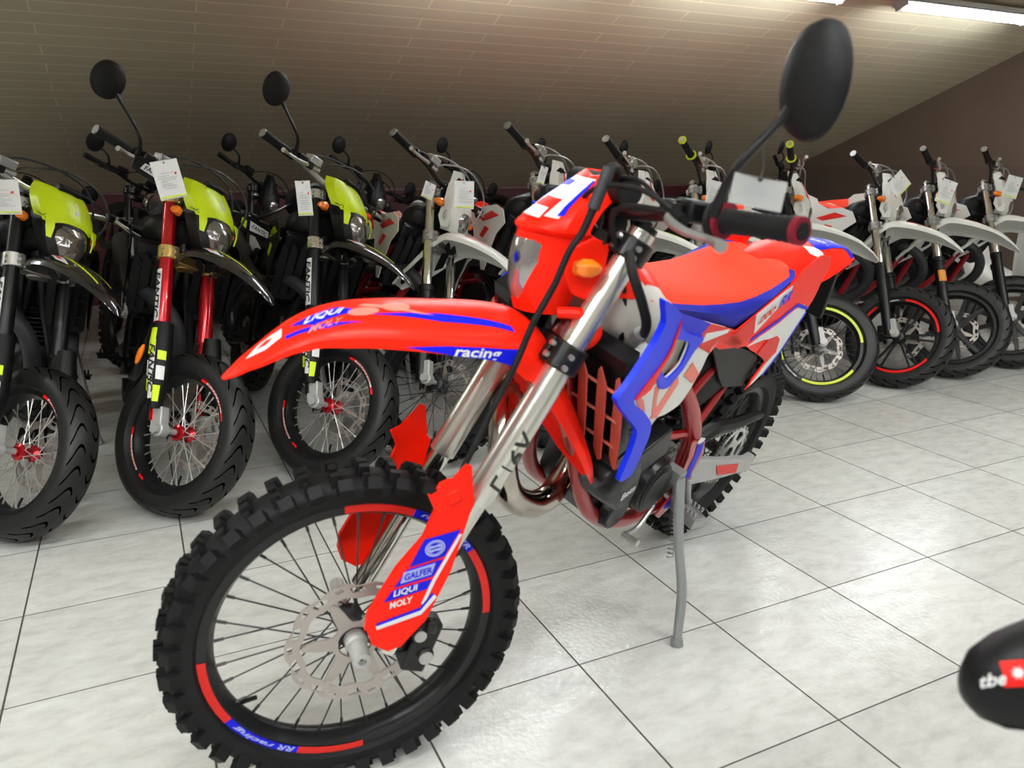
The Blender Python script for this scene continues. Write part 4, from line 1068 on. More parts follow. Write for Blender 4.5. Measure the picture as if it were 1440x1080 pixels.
            if hero:
                bp('panel_sticker', 'r', SP_REDIN, ['sticker_red'], s, off=.0026, t=.001, par=sp, bev=0, ab=(.120,.02))
                for q, m in (([(.46,.882),(.31,.912),(.22,.940),(.125,.915),(.115,.922),(.22,.951),(.31,.922),(.455,.892)],'sticker_blue'), ([(.122,.908),(.16,.837),(.185,.79),(.24,.735),(.234,.728),(.175,.786),(.148,.84),(.112,.908)],'sticker_blue'), ([(.456,.905),(.50,.962),(.40,.998),(.335,1.018),(.325,1.0),(.345,.975)],'sticker_white'), ([(.62,.915),(.50,.962),(.46,.905),(.55,.885)],'sticker_red'), ([(.68,.93),(.60,.932),(.50,.885),(.52,.875)],'sticker_red')):
                    bp('panel_sticker', ('q', q[0]), q, [m], s, off=.0022, t=.001, par=sp, bev=0, ab=(.120,.02))
                for (tx_, x, z, w, h, m) in (('200', .435, .9535, .080, .022, 'sticker_red'), ('RR', .352, .985, .055, .032, 'sticker_blue')):
                    B('panel_lettering', (tx_, s), lambda: text_mb(MB(), tx_, (x, s*(.1205+.02*x+.005), z), (-s, 0, .34*s), (.34, 0, 1), w, h, .3*s, .035), [m], sp, smooth=0)
            bp('airbox_cover', 'c', COVER, ['black_plastic'], s, off=-.006, t=.006, ab=(.118,.0))
            B('radiator', s, lambda: radiator_mb(s), ['black_metal'])
        for y in (.052, .090, .128, .163)+((-.052, -.090, -.128, -.163)): B('radiator_louvre', y, lambda: louvre(y), [c.get('louvre', 'louvre_red')])
        for z, yb in [(z_, y_) for z_ in (.765, .835, .905) for y_ in (.105, -.105)]: B('louvre_bracket', (z, yb), lambda: MB().box((1.062+(z-.85)*.46, yb, z), (.004,.13,.005)), [c.get('louvre', 'pink_white')])
        B('airbox', 1, lambda: MB().loft([[(x, y*w, z) for y, z in ((-1,z0),(1,z0),(1,z1),(-1,z1))] for x, w, z0, z1 in ((.66,.06,.72,.96),(.5,.10,.68,.95),(.32,.09,.72,.97),(.28,.07,.76,.98))]), ['black_rough'], bevel=.01)
        B('rear_mudguard', 1, lambda: MB().sheet([[(x, w*u, z-.03*abs(u)**2) for u in np.linspace(-1, 1, 9)] for x, w, z in ((.30,.07,.70),(.22,.075,.80),(.10,.078,.90),(-.05,.075,.975),(-.25,.06,1.0),(-.36,.045,.985))], .004), ['black_plastic'])
        B('plate_holder', 1, lambda: MB().plate([(-.355,.985),(-.325,.98),(-.385,.82),(-.415,.745),(-.430,.755),(-.405,.83)], lambda a, b: (a, .025, b), (0,1,0), .05), ['black_plastic'], bevel=.004)
        B('tail_lamp', 1, lambda: MB().box((-.405,0,.955),(.02,.07,.03)), ['bright_red'], bevel=.004)
        B('shock_absorber', 1, lambda: MB().cyl((.36,0,.44),(.48,0,.82),.022).tube(spring_pts((.375,0,.48),(.46,0,.76),.034,8), .006, n=6, sm=False), ['bright_red' if not hero else 'black_metal'])
        B('drive_sprocket', 1, lambda: MB().cyl((.585,.055,.475),(.585,.068,.475),.03,n=14), ['grey_metal'])
        part('rear_sprocket', 1, sprocket_mb, ['alu'], rw, T(0, 0, Rr))
        part('chain', Rr, lambda: chain_mb(Rr), ['grey_metal'], root)
        B('chain_guard', 1, lambda: MB().tube([(.42,.085,.52),(.30,.088,.545),(.18,.09,.525),(.05,.09,.512),(-.06,.088,.492)], [.018,.022,.020,.018,.012], n=8), ['black_plastic'])
        B('engine_hose', 1, lambda: MB().tube([(.98,.06,.94),(.97,.09,.82),(.93,.10,.74),(.88,.06,.70)], .014, n=10), ['black_rough'])
        for s in (-1, 1): B('footpeg', s, lambda: peg_mb(s), ['grey_metal' if hero else 'black_metal'])
        B('gear_lever', 1, lambda: MB().tube([(.62,.135,.43),(.70,.15,.405),(.775,.155,.415)], .006, n=8).cyl((.775,.15,.415),(.775,.195,.42),.009,n=12), ['alu'])
        B('brake_pedal', 1, lambda: MB().tube([(.52,-.13,.37),(.64,-.14,.355),(.74,-.14,.38)], .007, n=8).box((.75,-.14,.385),(.03,.04,.01)), ['grey_metal'])
        B('carburettor', 1, lambda: MB().cyl((.66,0,.70),(.79,0,.70),.035).box((.72,.0,.66),(.05,.06,.08)).cyl((.70,.05,.70),(.70,.07,.70),.02), ['dark_grey'])
    if c.get('foot_at'):
        fo = c['foot_at']; st = part('side_stand', key, lambda: stand_mb(fo), ['zinc' if hero else 'grey_metal'], root)
        if hero: part('stand_spring', None, lambda: spring_mb((.545,.165,.44), (.565,.215,.285), .0085, 14, .0022), ['zinc'], st)
        if hero: part('stand_bracket', None, lambda: MB().box((.50,.175,.395),(.05,.12,.03), rot((0,0,1), -.3)).tube([(.53,.16,.50),(.515,.175,.44),(.49,.19,.40)], .009, n=8), ['zinc'], st, bevel=.004)
    if hero:
        for poly, m in (([(.470,.590),(.455,.545),(.462,.485),(.445,.44),(.470,.43),(.495,.48),(.492,.545),(.505,.585)], 'sticker_blue'), ([(.520,.415),(.48,.40),(.455,.40),(.50,.372),(.54,.385)], 'sticker_blue'), ([(.505,.610),(.470,.596),(.478,.575),(.512,.592)], 'sticker_white')):
            B('frame_sticker', None, lambda: MB().plate(poly, lambda a, b: (a, .1355, b), (0,1,0), .001), [m], fr, smooth=0)
        B('frame_guard', None, lambda: MB().plate([(.535,.61),(.455,.58),(.430,.53),(.445,.47),(.415,.425),(.44,.39),(.54,.35),(.575,.375),(.52,.42),(.52,.48),(.525,.55),(.545,.60)], lambda a, b: (a, .134, b), (0,1,0), .005), ['frame_red'], fr, bevel=.002)
        B('swingarm_sticker', None, lambda: MB().plate([(.255,.422),(.06,.363),(.045,.322),(.21,.372)], lambda a, b: (a, .1275, b), (0,1,0), .001), ['sticker_red'], smooth=0)
        B('cover_lettering', None, lambda: text_mb(MB(), 'Beta', (.880,.1665,.598), (-1,0,.25), (.25,0,1), .052, .020, .2, .02), ['sticker_white'], cv, smooth=0)
        tb = BVHTree.FromPolygons([v.co.copy() for v in tl.data.vertices], [tuple(p.vertices) for p in tl.data.polygons])
        def dt(poly, m, nm, off=.0014, dirn=(0,0,-1)):
            def fn():
                bm = bmesh.new(); vs = [bm.verts.new((p[0], p[1], 1.2)) for p in poly]
                for t in tessellate_polygon([[Vector((p[0], p[1], 0)) for p in poly]]): bm.faces.new([vs[i] for i in t])
                for _ in range(6):
                    es = [e for e in bm.edges if e.calc_length() > .014]
                    if not es: break
                    bmesh.ops.subdivide_edges(bm, edges=es, cuts=1); bmesh.ops.triangulate(bm, faces=bm.faces)
                bm.verts.index_update(); out = []
                for v in bm.verts:
                    h = tb.ray_cast(v.co, Vector((0,0,-1))); q = h[0] or tb.find_nearest(Vector((v.co.x, v.co.y, 1.03)))[0]; out.append(q+Vector((0,0,off)))
                mb = MB().add(out, [[v.index for v in f.verts] for f in bm.faces]); bm.free(); return mb
            B(nm, None, fn, [m], tl, smooth=60)
        dt([(.02,-.045),(-.10,-.050),(-.24,-.045),(-.39,-.020),(-.395,.022),(-.35,.05),(-.29,.062),(-.26,.035),(-.14,.040),(-.02,.050),(.03,.046)], 'sticker_blue', 'tail_sticker')
        dt([(.03,.040),(.10,.030),(.09,.055),(.01,.072),(-.01,.058)], 'sticker_white', 'tail_sticker', .0018)
        dt([(-.28,.064),(-.36,.046),(-.395,.018),(-.33,.052)], 'sticker_blue', 'tail_sticker', .002)
        def tt(s, x, y, w, h, m):
            def fn():
                mb = text_mb(MB(), s, (x, y, 1.2), (-.95,.25,0), (-.25,-.95,0), w, h, .2, .02)
                for i, v in enumerate(mb.v):
                    hh = tb.ray_cast(Vector(v), Vector((0,0,-1))); q = hh[0] or Vector((v[0], v[1], 1.05)); mb.v[i] = tuple(q+Vector((0,0,.0028)))
                return mb
            B('tail_lettering', None, fn, [m], tl, smooth=0)
        tt('racing', -.05, .012, .12, .034, 'sticker_white'); tt('RR', -.20, .0, .07, .034, 'pale_blue')
        B('tank_hose', None, lambda: MB().tube([(1.12,.10,1.165),(1.135,.130,1.140),(1.120,.155,1.10),(1.095,.165,1.06),(1.080,.160,1.03),(1.06,.14,1.01)], .009, n=10), ['black_rough'])
        B('hose_clip', None, lambda: MB().cyl((1.088,.158,1.035),(1.08,.148,1.02),.013,n=12), ['grey_metal'])
        B('tank_bracket', None, lambda: MB().box((1.045,.155,.975),(.055,.035,.018), rot((0,1,0), .62)), ['white_plastic'], bevel=.003)
        B('seat_bolt', None, lambda: MB().cyl((.255,.02,1.043),(.255,.02,1.052),.009,n=12), ['alu'])
    return root

def spring_pts(a, b, r, turns):
    a = Vector(a); b = Vector(b); d, u, v = frame(a, b); L = (b-a).length; n = turns*10
    return [a+d*L*i/n+u*r*cos(2*PI*i/10)+v*r*sin(2*PI*i/10) for i in range(n+1)]

# ================================================================= the showroom
YB, XR, ZB, SL = 6.6, 6.6, 1.02, .384
ceil_z = lambda y: ZB+SL*(YB-y)
def floor_mat():
    m = bpy.data.materials.new('floor_tiles'); m.use_nodes = True; nt = m.node_tree; N = nt.nodes.new; L = nt.links.new; b = nt.nodes['Principled BSDF']
    tc = N('ShaderNodeTexCoord'); sp = N('ShaderNodeSeparateXYZ'); L(tc.outputs['Object'], sp.inputs[0])
    def mth(op, a, b_=None):
        n = N('ShaderNodeMath'); n.operation = op
        for i, v in enumerate((a, b_)):
            if v is None: continue
            if isinstance(v, (int, float)): n.inputs[i].default_value = v
            else: L(v, n.inputs[i])
        return n.outputs[0]
    def line(ax, w):
        q = mth('MULTIPLY', sp.outputs[ax], 1/.45); d = mth('ABSOLUTE', mth('SUBTRACT', q, mth('ROUND', q))); return mth('LESS_THAN', d, w)
    g = mth('MAXIMUM', line(0, .0058), line(1, .0044))
    n1 = N('ShaderNodeTexNoise'); n1.inputs['Scale'].default_value = 11; n1.inputs['Detail'].default_value = 7; n1.inputs['Roughness'].default_value = .66; n1.inputs['Distortion'].default_value = .25
    mp = N('ShaderNodeMapping'); mp.inputs['Scale'].default_value = (1.0, 2.0, 1); mp.inputs['Rotation'].default_value = (0, 0, .4); L(tc.outputs['Object'], mp.inputs[0]); L(mp.outputs[0], n1.inputs['Vector'])
    r = N('ShaderNodeValToRGB'); e = r.color_ramp.elements; e[0].position = .30; e[1].position = .72
    e[0].color = (.50, .50, .475, 1); e[1].color = (.67, .675, .65, 1); k = r.color_ramp.elements.new(.5); k.color = (.595, .598, .57, 1)
    L(n1.outputs['Fac'], r.inputs['Fac'])
    # each tile a little different
    wn = N('ShaderNodeTexWhiteNoise'); wn.noise_dimensions = '2D'; cb = N('ShaderNodeCombineXYZ')
    L(mth('FLOOR', mth('MULTIPLY', sp.outputs[0], 1/.45)), cb.inputs[0]); L(mth('FLOOR', mth('MULTIPLY', sp.outputs[1], 1/.45)), cb.inputs[1]); L(cb.outputs[0], wn.inputs[0])
    hv = N('ShaderNodeHueSaturation'); L(r.outputs[0], hv.inputs['Color']); L(mth('ADD', mth('MULTIPLY', wn.outputs[0], .12), .94), hv.inputs['Value'])
    mx = N('ShaderNodeMix'); mx.data_type = 'RGBA'; L(g, mx.inputs[0]); L(hv.outputs[0], mx.inputs[6]); mx.inputs[7].default_value = (.055, .045, .038, 1)
    L(mx.outputs[2], b.inputs['Base Color'])
    n2 = N('ShaderNodeTexNoise'); n2.inputs['Scale'].default_value = 75; n2.inputs['Detail'].default_value = 3; L(tc.outputs['Object'], n2.inputs['Vector'])
    h = mth('SUBTRACT', mth('MULTIPLY', n2.outputs['Fac'], .8), mth('MULTIPLY', g, 2.0))
    bp = N('ShaderNodeBump'); bp.inputs['Strength'].default_value = .38; bp.inputs['Distance'].default_value = .004; L(h, bp.inputs['Height']); L(bp.outputs['Normal'], b.inputs['Normal'])
    n3 = N('ShaderNodeTexNoise'); n3.inputs['Scale'].default_value = 70; n3.inputs['Detail'].default_value = 2; L(tc.outputs['Object'], n3.inputs['Vector'])
    rg = N('ShaderNodeMapRange'); rg.inputs[1].default_value = .42; rg.inputs[2].default_value = .58; rg.inputs[3].default_value = .09; rg.inputs[4].default_value = .26; L(n3.outputs['Fac'], rg.inputs[0])
    L(mth('ADD', mth('MULTIPLY', g, .5), rg.outputs[0]), b.inputs['Roughness']); b.inputs['Specular IOR Level'].default_value = .5
    return m
def boards_mat(col):
    m = bpy.data.materials.new('ceiling_boards'); m.use_nodes = True; nt = m.node_tree; N = nt.nodes.new; L = nt.links.new; b = nt.nodes['Principled BSDF']
    tc = N('ShaderNodeTexCoord'); mp = N('ShaderNodeMapping'); L(tc.outputs['Object'], mp.inputs[0])
    br = N('ShaderNodeTexBrick'); L(mp.outputs[0], br.inputs['Vector']); br.offset = .37; br.inputs['Scale'].default_value = 1
    br.inputs['Brick Width'].default_value = 1.35; br.inputs['Row Height'].default_value = .118; br.inputs['Mortar Size'].default_value = .0045; br.inputs['Mortar Smooth'].default_value = .1
    br.inputs['Color1'].default_value = (*col, 1); br.inputs['Color2'].default_value = (*[c*.965 for c in col], 1); br.inputs['Mortar'].default_value = (*[min(.95, c*1.32) for c in col], 1)
    L(br.outputs['Color'], b.inputs['Base Color']); b.inputs['Roughness'].default_value = .7; b.inputs['Specular IOR Level'].default_value = .2
    bp = N('ShaderNodeBump'); bp.inputs['Strength'].default_value = .5; bp.inputs['Distance'].default_value = .004; L(br.outputs['Fac'], bp.inputs['Height']); bp.invert = True
    L(bp.outputs['Normal'], b.inputs['Normal']); return m
MATS['floor'] = floor_mat(); MATS['boards'] = boards_mat((.66, .585, .425))
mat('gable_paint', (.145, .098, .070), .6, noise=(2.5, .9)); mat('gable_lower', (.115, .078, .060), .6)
mat('dark_red_wall', (.075, .006, .010), .5); mat('trim_line', (.20, .11, .09), .5); mat('plain_wall', (.42, .38, .34), .7)
mat('tube_light', (1, 1, 1), .5, emit=((.92, .98, 1.0), 44)); mat('tube_light_fill', (1, 1, 1), .5, emit=((.97, 1.0, .98), 92)); mat('lamp_body', (.45, .46, .48), .45)

def struct(name, mb, m, xf=None, smooth=0):
    o = link(name, make_mesh(name, mb, [m], smooth)); o['kind'] = 'structure'
    if xf is not None: o.matrix_basis = xf
    return o
YF, XL, YR = -7.0, -6.5, -1.6
struct('floor', MB().box(((XL+XR)/2, (YF+YB)/2, -.05), (XR-XL+.4, YB-YF+.4, .1)), 'floor').location = (0, 0, 0)
# floor mesh keeps world coordinates so that the tiles follow them
L_ = math.hypot(YB-YR, SL*(YB-YR))
slope = struct('ceiling', MB().box((0, L_/2, .05), (XR-XL+.4, L_+.05, .1)), 'boards')
slope.matrix_basis = T((XL+XR)/2, YB, ZB) @ Matrix(((1, 0, 0, 0), (0, -cos(math.atan(SL)), sin(math.atan(SL)), 0), (0, sin(math.atan(SL)), cos(math.atan(SL)), 0), (0, 0, 0, 1)))
struct('ceiling_flat', MB().box(((XL+XR)/2, (YF+YR)/2, ceil_z(YR)+.05), (XR-XL+.4, YR-YF+.2, .1)), 'plain_wall').name = 'ceiling'
struct('wall_back', MB().box(((XL+XR)/2, YB+.1, ZB/2), (XR-XL, .2, ZB)), 'dark_red_wall')
struct('trim_1', MB().box(((XL+XR)/2, YB-.012, ZB-.012), (XR-XL, .024, .016)), 'trim_line')
gz = [(YB+.2, 0), (YB+.2, ZB), (YR, ceil_z(YR)), (YF-.2, ceil_z(YR)), (YF-.2, 0)]
struct('wall_right', MB().plate(gz, lambda a, b: (XR, a, b), (-1, 0, 0), .2), 'gable_paint')
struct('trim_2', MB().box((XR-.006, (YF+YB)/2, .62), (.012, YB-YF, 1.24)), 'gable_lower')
struct('wall_left', MB().plate(gz, lambda a, b: (XL, a, b), (1, 0, 0), .2), 'plain_wall')
struct('wall_front', MB().box(((XL+XR)/2, YF-.1, 2), (XR-XL, .2, 4.4)), 'plain_wall')

def ceiling_lamp(x0, x1, y, label, z=None, fill_lamp=False):
    z = (ceil_z(y) if y > YR else ceil_z(YR))-.12 if z is None else z
    tilt = math.atan(SL) if y > YR else 0; tilt = -tilt
    t = thing('ceiling_lamp', label, 'lamp', T((x0+x1)/2, y, z) @ Matrix.Rotation(tilt, 4, 'X'), 'linear ceiling lamps'); L = x1-x0
    if fill_lamp: part('lamp_housing', (L, 1), lambda: MB().box((0, 0, .05), (L, .16, .04)).box((0, .09, .013), (L, .006, .09)).box((0, -.09, .013), (L, .006, .09)).box((L/2-.012, 0, .01), (.024, .04, .06)).box((-L/2+.012, 0, .01), (.024, .04, .06)).cyl((L*.3, 0, .07), (L*.3, 0, ceil_z(YR)-z), .004, n=6).cyl((-L*.3, 0, .07), (-L*.3, 0, ceil_z(YR)-z), .004, n=6), ['lamp_body'], t, bevel=.004)  # side walls shaped to keep the added light off the slope
    else: part('lamp_housing', L, lambda: MB().box((0, 0, .052), (L, .13, .035)).box((0, .050, .032), (L, .006, .02)).box((0, -.050, .032), (L, .006, .02)).box((L/2-.012, 0, .02), (.024, .10, .05)).box((-L/2+.012, 0, .02), (.024, .10, .05)).box((L*.3, 0, .078), (.06,.08,.03)).box((-L*.3, 0, .078), (.06,.08,.03)), ['lamp_body'], t, bevel=.004)
    part('lamp_tube', L, lambda: MB().cyl((-L/2+.03, 0, 0), (L/2-.03, 0, 0), .017, n=12), ['tube_light_fill' if fill_lamp else 'tube_light'], t)
    return t

for x0, x1, lb in ((.45, 1.90, 'linear ceiling lamp above the middle of the motorcycle row'), (2.25, 3.70, 'linear ceiling lamp just above the picture, left of the visible one'), (4.267, 5.72, 'long lit ceiling lamp at the top right corner by the gable wall'), (-4.2, -2.75, 'linear ceiling lamp on the far left of the slope')):
    ceiling_lamp(x0, x1, 2.82, lb)
for y in (-.9, -3.2):  # two rows of unseen lamps, added to light the foreground
    for x in (-4.4, -2.6, -.8, 1.6, 4.2): ceiling_lamp(x-.73, x+.73, y, 'unseen linear lamp added behind the camera to light the foreground', z=3.0, fill_lamp=True)

DG = math.radians
SM_F = dict(kind='wire', Ro=.300, Ri=.215, w=.122, knob=False, hub='red_anodised', spoke='spoke_steel', discR=.13, carrier='disc_steel')
SM_R = dict(kind='wire', Ro=.305, Ri=.215, w=.150, knob=False, hub='red_anodised', spoke='spoke_steel', full=False, discR=.11)
EN_F = dict(kind='wire', Ro=.350, Ri=.268, w=.088, knob=True, hub='dark_grey', spoke='spoke_dark', discR=.13)
EN_R = dict(kind='wire', Ro=.330, Ri=.232, w=.125, knob=True, hub='dark_grey', spoke='spoke_dark', full=False, discR=.11)
HERO_F = dict(kind='wire', Ro=.350, Ri=.278, w=.096, knob=True, hub='dark_grey', spoke='spoke_dark', discR=.132, valve=2.2)
HERO_R = dict(kind='wire', Ro=.335, Ri=.235, w=.125, knob=True, hub='dark_grey', spoke='spoke_dark', discR=.11)
def marks(col, offs, span, r0=-.008, r1=.002): return [(a, a+span, col, r0, r1) for a in offs]

MIR_HERO = [dict(geo=((-.385,.350,.880), (-.385,.378,.945), (-.437,.434,1.066), .074, .062, (-.2,-.05,1), (-1,.12,.05)), glass=True)]
def round_mirror(s, y=.50, z=1.045, x=-.43): return dict(geo=((-.405,s*.31,.885), (-.385,s*.355,.935), (x,s*y,z), .064, .060, (0,0,1), (-1,0,.05)))
LOWM = lambda s: dict(geo=((-.405,s*.30,.885), (-.36,s*.40,.915), (-.37,s*.52,.985), .070, .056, (0,.2,1), (-1,s*.25,.0)), stem='alu', holder='mirror_grey')

hero = motorcycle(dict(key='hero', detail='hero', name='motorcycle', at=(.7509881, .58976, 0), lift=0, psi=-2.737763, lean=-.349066, scale=1.05653, steer=-.512966,
    label='large red and blue enduro motorcycle in front of the row, leaning on its side stand',
    front=HERO_F, rear=HERO_R, fork_mats=('fork_silver', 'chrome'), clamp_mats=('black_metal', 'black_metal'), fender='red_plastic', mask='hero', ring='grip_ring', lever='grey_metal',
    seat=('seat_red', 'seat_blue'), tail='red_plastic', shroud=('white_plastic', 'blue_plastic', 'bright_red'), panel=('red_plastic', 'white_plastic'), mirrors=MIR_HERO,
    engine='dark_grey', foot_at=(.638, .353, .128), res='black_plastic', frame='frame_red',
    rim_marks=[(rad(83), rad(111), 'sticker_red', -.012, .004), (rad(111), rad(144), 'sticker_blue', -.012, .004), (rad(144), rad(178), 'sticker_red', -.012, .004),
               (rad(-35), rad(-4), 'sticker_red', -.012, .004), (rad(-70), rad(-35), 'sticker_blue', -.012, .004), (rad(-98), rad(-70), 'sticker_red', -.012, .004)],
    rim_text=[('racing', rad(-49), .012, .10, 'pale_blue', -.004), ('RR', rad(-65), .012, .035, 'pale_blue', -.004), ('racing', rad(122), .011, .075, 'pale_blue', -.004), ('RR', rad(139), .011, .03, 'pale_blue', -.004)]))

def heading_bike(X, Y, psi, lean, steer, sc, **k):
    """X, Y: where the front wheel touches the floor"""
    R = Matrix.Rotation(psi, 4, 'Z') @ Matrix.Rotation(lean, 4, 'X'); o = Vector((X, Y, 0))-R.to_3x3() @ Vector((1.45524, 0, 0))*sc
    return motorcycle(dict(at=(o.x, o.y), psi=psi, lean=lean, steer=steer, scale=sc, **k))
P0, L0, S0 = DG(-87), DG(-13), DG(36.5)
FRONT = 'motorcycles parked in the front row'
SM = dict(detail='bg', front=SM_F, rear=SM_R, fender_path='fantic', fender='gloss_black', mask='lime', guards='fantic', seat=('black_plastic', 'black_plastic'), tail='black_plastic',
    shroud=('black_plastic', 'black_plastic', 'lime'), panel=('black_plastic', 'sticker_white'), tank='black_plastic', tankcover='black_rough', frame='black_metal', louvre='black_plastic', engine='black_metal',
    swing='black_metal', pipe='dark_grey', group=FRONT, foot_at=(.60, .30, .075), split=.37, foot='matte_alu',
    rim_marks=marks('bright_red', (.55, 3.4), .14)+marks('bright_red', (1.35, 4.3), .14)+[(a, a+.66, 'sticker_white', -.006, .001) for a in (.69, 3.54)],
    rim_text=[('FANTIC', 1.02, .006, .13, 'bright_red', -.0025), ('FANTIC', 3.87, .006, .13, 'bright_red', -.0025)])
heading_bike(-1.46, 1.53, P0, L0, S0, 1.03, key='b1', label='black motorcycle with lime mask cut off by the left edge, black fork tubes', fork_mats=('black_metal', 'black_metal'), clamp_mats=('alu', 'alu'), bar='alu', mirrors=[], **SM)
heading_bike(-.945, 1.50, P0, L0, S0, 1.035, key='b2', label='black and lime motorcycle with red fork tubes and gold clamps, second from left', fork_mats=('red_anodised', 'red_anodised'), clamp_mats=('gold', 'gold'), handguards=True, reflector=True, mirrors=[round_mirror(-1), round_mirror(1)], **SM)
heading_bike(-.36, 1.60, P0, L0, S0, 1.035, key='b3', label='black and lime motorcycle with black fork tubes and silver clamps, third from left', fork_mats=('black_metal', 'black_metal'), clamp_mats=('chrome', 'alu'), bar='matte_alu', mirrors=[round_mirror(-1), LOWM(1)], res='alu', **SM)
EN = dict(detail='bg', fork_mats=('chrome', 'black_metal'), clamp_mats=('grey_metal', 'grey_metal'), slider_big=True, split=.43, r_up=.0225, fender_path='bg', fender='white_plastic', mask='white',
    seat=('orange_seat', 'orange_seat'), tail='orange_seat', shroud=('white_plastic', 'white_plastic', 'sticker_red'), panel=('white_plastic', 'sticker_red'), tank='black_plastic', tankcover='black_plastic', frame='deep_red', louvre='black_plastic',
    engine='black_metal', pipe='dark_grey', group=FRONT, res='alu', cable='grey_metal')
heading_bike(.09, 1.60, P0, DG(-17), DG(33), 1.01, key='b4', label='white enduro motorcycle with knobby spoked wheel, behind the red mudguard', front=dict(EN_F), rear=EN_R, mirrors=[LOWM(1)], foot_at=(.60, .31, .10), rim_marks=marks('bright_red', (1.2, 3.6), .3), **EN)
heading_bike(.66, 1.52, P0, L0, S0, 1.03, key='b5', label='white enduro motorcycle mostly hidden behind the red headlight mask', front=EN_F, rear=EN_R, mirrors=[LOWM(1)], foot_at=(.60, .30, .075), **{**EN, 'panel': ('orange_seat', 'sticker_white')})
LM = dict(EN, mmark='sticker_red', fmark='yellow_lime', panel=('white_plastic', 'yellow_lime'))
heading_bike(1.18, 1.52, P0, L0, S0, 1.03, key='b6', label='white motorcycle with black grips and red mask stripe, behind the big red seat', front=dict(SM_F, hub='dark_grey', carrier='disc_steel', spoke='spoke_dark'), rear=dict(SM_R, hub='dark_grey'), mirrors=[], foot_at=(.60, .30, .075), endm='alu', **LM)
heading_bike(1.62, 1.52, P0, L0, S0, 1.03, key='b7', label='white motorcycle with lime grip ends left of the big black mirror', front=dict(SM_F, hub='dark_grey', carrier='disc_steel', spoke='spoke_dark'), rear=dict(SM_R, hub='dark_grey'), mirrors=[], foot_at=(.60, .30, .075), ring='yellow_lime', **LM)
heading_bike(2.35, 1.52, DG(-76), L0, DG(36), 1.02, key='b8', label='white motorcycle with yellow rim stripes on its spoked front wheel', front=dict(SM_F, hub='grey_metal', carrier='disc_steel', spoke='spoke_dark'), rear=dict(SM_R, hub='dark_grey'), mirrors=[], foot_at=(.60, .30, .075), ring='yellow_lime',
    rim_marks=[(a, a+1.35, 'yellow_lime', -.012, .005) for a in (.35, 2.45, 4.5)], rim_text=[('Marathon', 2.08, .009, .09, 'sticker_white', -.003), ('Marathon', 4.15, .009, .09, 'sticker_white', -.003)], **{**LM, 'fork_mats': ('black_metal', 'black_metal'), 'clamp_mats': ('alu', 'alu')})
heading_bike(2.97, 1.535, P0, DG(-15), DG(19), 1.01, key='b9', label='white motorcycle with red rim stripes on its black cast front wheel', front=dict(SM_F, kind='cast6', Ri=.218, w=.11, hub='wheel_black'), rear=dict(SM_R, kind='cast6'), mirrors=[], foot_at=(.60, .30, .075),
    rim_marks=[(a, a+1.35, 'bright_red', -.011, .002) for a in (.35, 2.45, 4.5)], rim_text=[('Marathon', 2.08, .009, .09, 'sticker_white', -.004)], **EN)
heading_bike(3.46, 1.54, P0, DG(-15), DG(27), 1.02, key='b10', label='white motorcycle with plain black three-spoke wheel and orange fork sticker', front=dict(SM_F, kind='cast3', Ri=.218, w=.11), rear=dict(SM_R, kind='cast3'), mirrors=[], foot_at=(.60, .30, .075), fork_sticker=True, **EN)
heading_bike(4.02, 1.54, P0, DG(-15), DG(27), 1.02, key='b11', label='white motorcycle at the right edge, only part of its wheel visible', front=dict(SM_F, kind='cast3', Ri=.218, w=.11), rear=dict(SM_R, kind='cast3'), mirrors=[], foot_at=(.60, .30, .075), **EN)

# second row, in the dark by the back wall
BK = dict(detail='back', front=dict(EN_F, full=False), rear=EN_R, fork_mats=('black_metal', 'black_metal'), clamp_mats=('black_metal', 'black_metal'), slider_big=True, split=.43, fender_path='bg', mask='white', mask_mat='black_plastic', mmark='dark_grey',
    tank='black_plastic', frame='black_metal', engine='black_metal', pipe='dark_grey', swing='black_metal', group='dark motorcycles in the second row', endm='black_metal', capm='black_metal', lever='black_metal', res='black_metal', cables=2, cable='black_rough', foot_at=(.60, .30, .10), signal='dark_lens')
for i, (x, y, sd, mk, lb, mir) in enumerate((
    (-1.75, 3.95, -84, 'white', 'dark motorcycle in the second row behind the leftmost lime one', (-1, 1)),
    (-1.05, 3.9, -84, 'round', 'dark motorcycle with round headlight seen between the two leftmost lime ones', (-1,)),
    (-.30, 3.95, -87, 'white', 'dark motorcycle seen between the red-forked and the silver-clamped lime ones', (-1, 1)),
    (.50, 4.0, -87, 'white', 'dark motorcycle behind the silver-clamped lime motorcycle', (-1, 1)),
    (1.25, 4.0, -87, 'white', 'dark motorcycle behind the white knobby-tyred one', (-1, 1)),
    (2.05, 4.0, -87, 'white', 'dark motorcycle behind the red headlight mask of the large one', (-1, 1)),
    (2.90, 4.0, -87, 'white', 'dark motorcycle behind the lime-gripped white ones', (-1, 1)),
    (3.75, 4.0, -87, 'white', 'dark motorcycle in the second row below the big black mirror', (-1,)),
    (4.55, 4.0, -87, 'white', 'dark motorcycle at the right end of the second row by the gable wall', (-1,)))):
    BKi = dict(BK); BKi['mask'] = mk
    heading_bike(x, y, DG(sd), DG(-12), DG(30+(i % 3)*4), .955, key='k%d' % i, label=lb, fender='black_plastic', seat=('black_plastic', 'black_plastic'), tail='black_plastic', mirrors=[round_mirror(s, y=.44, z=.985) for s in mir], **BKi)

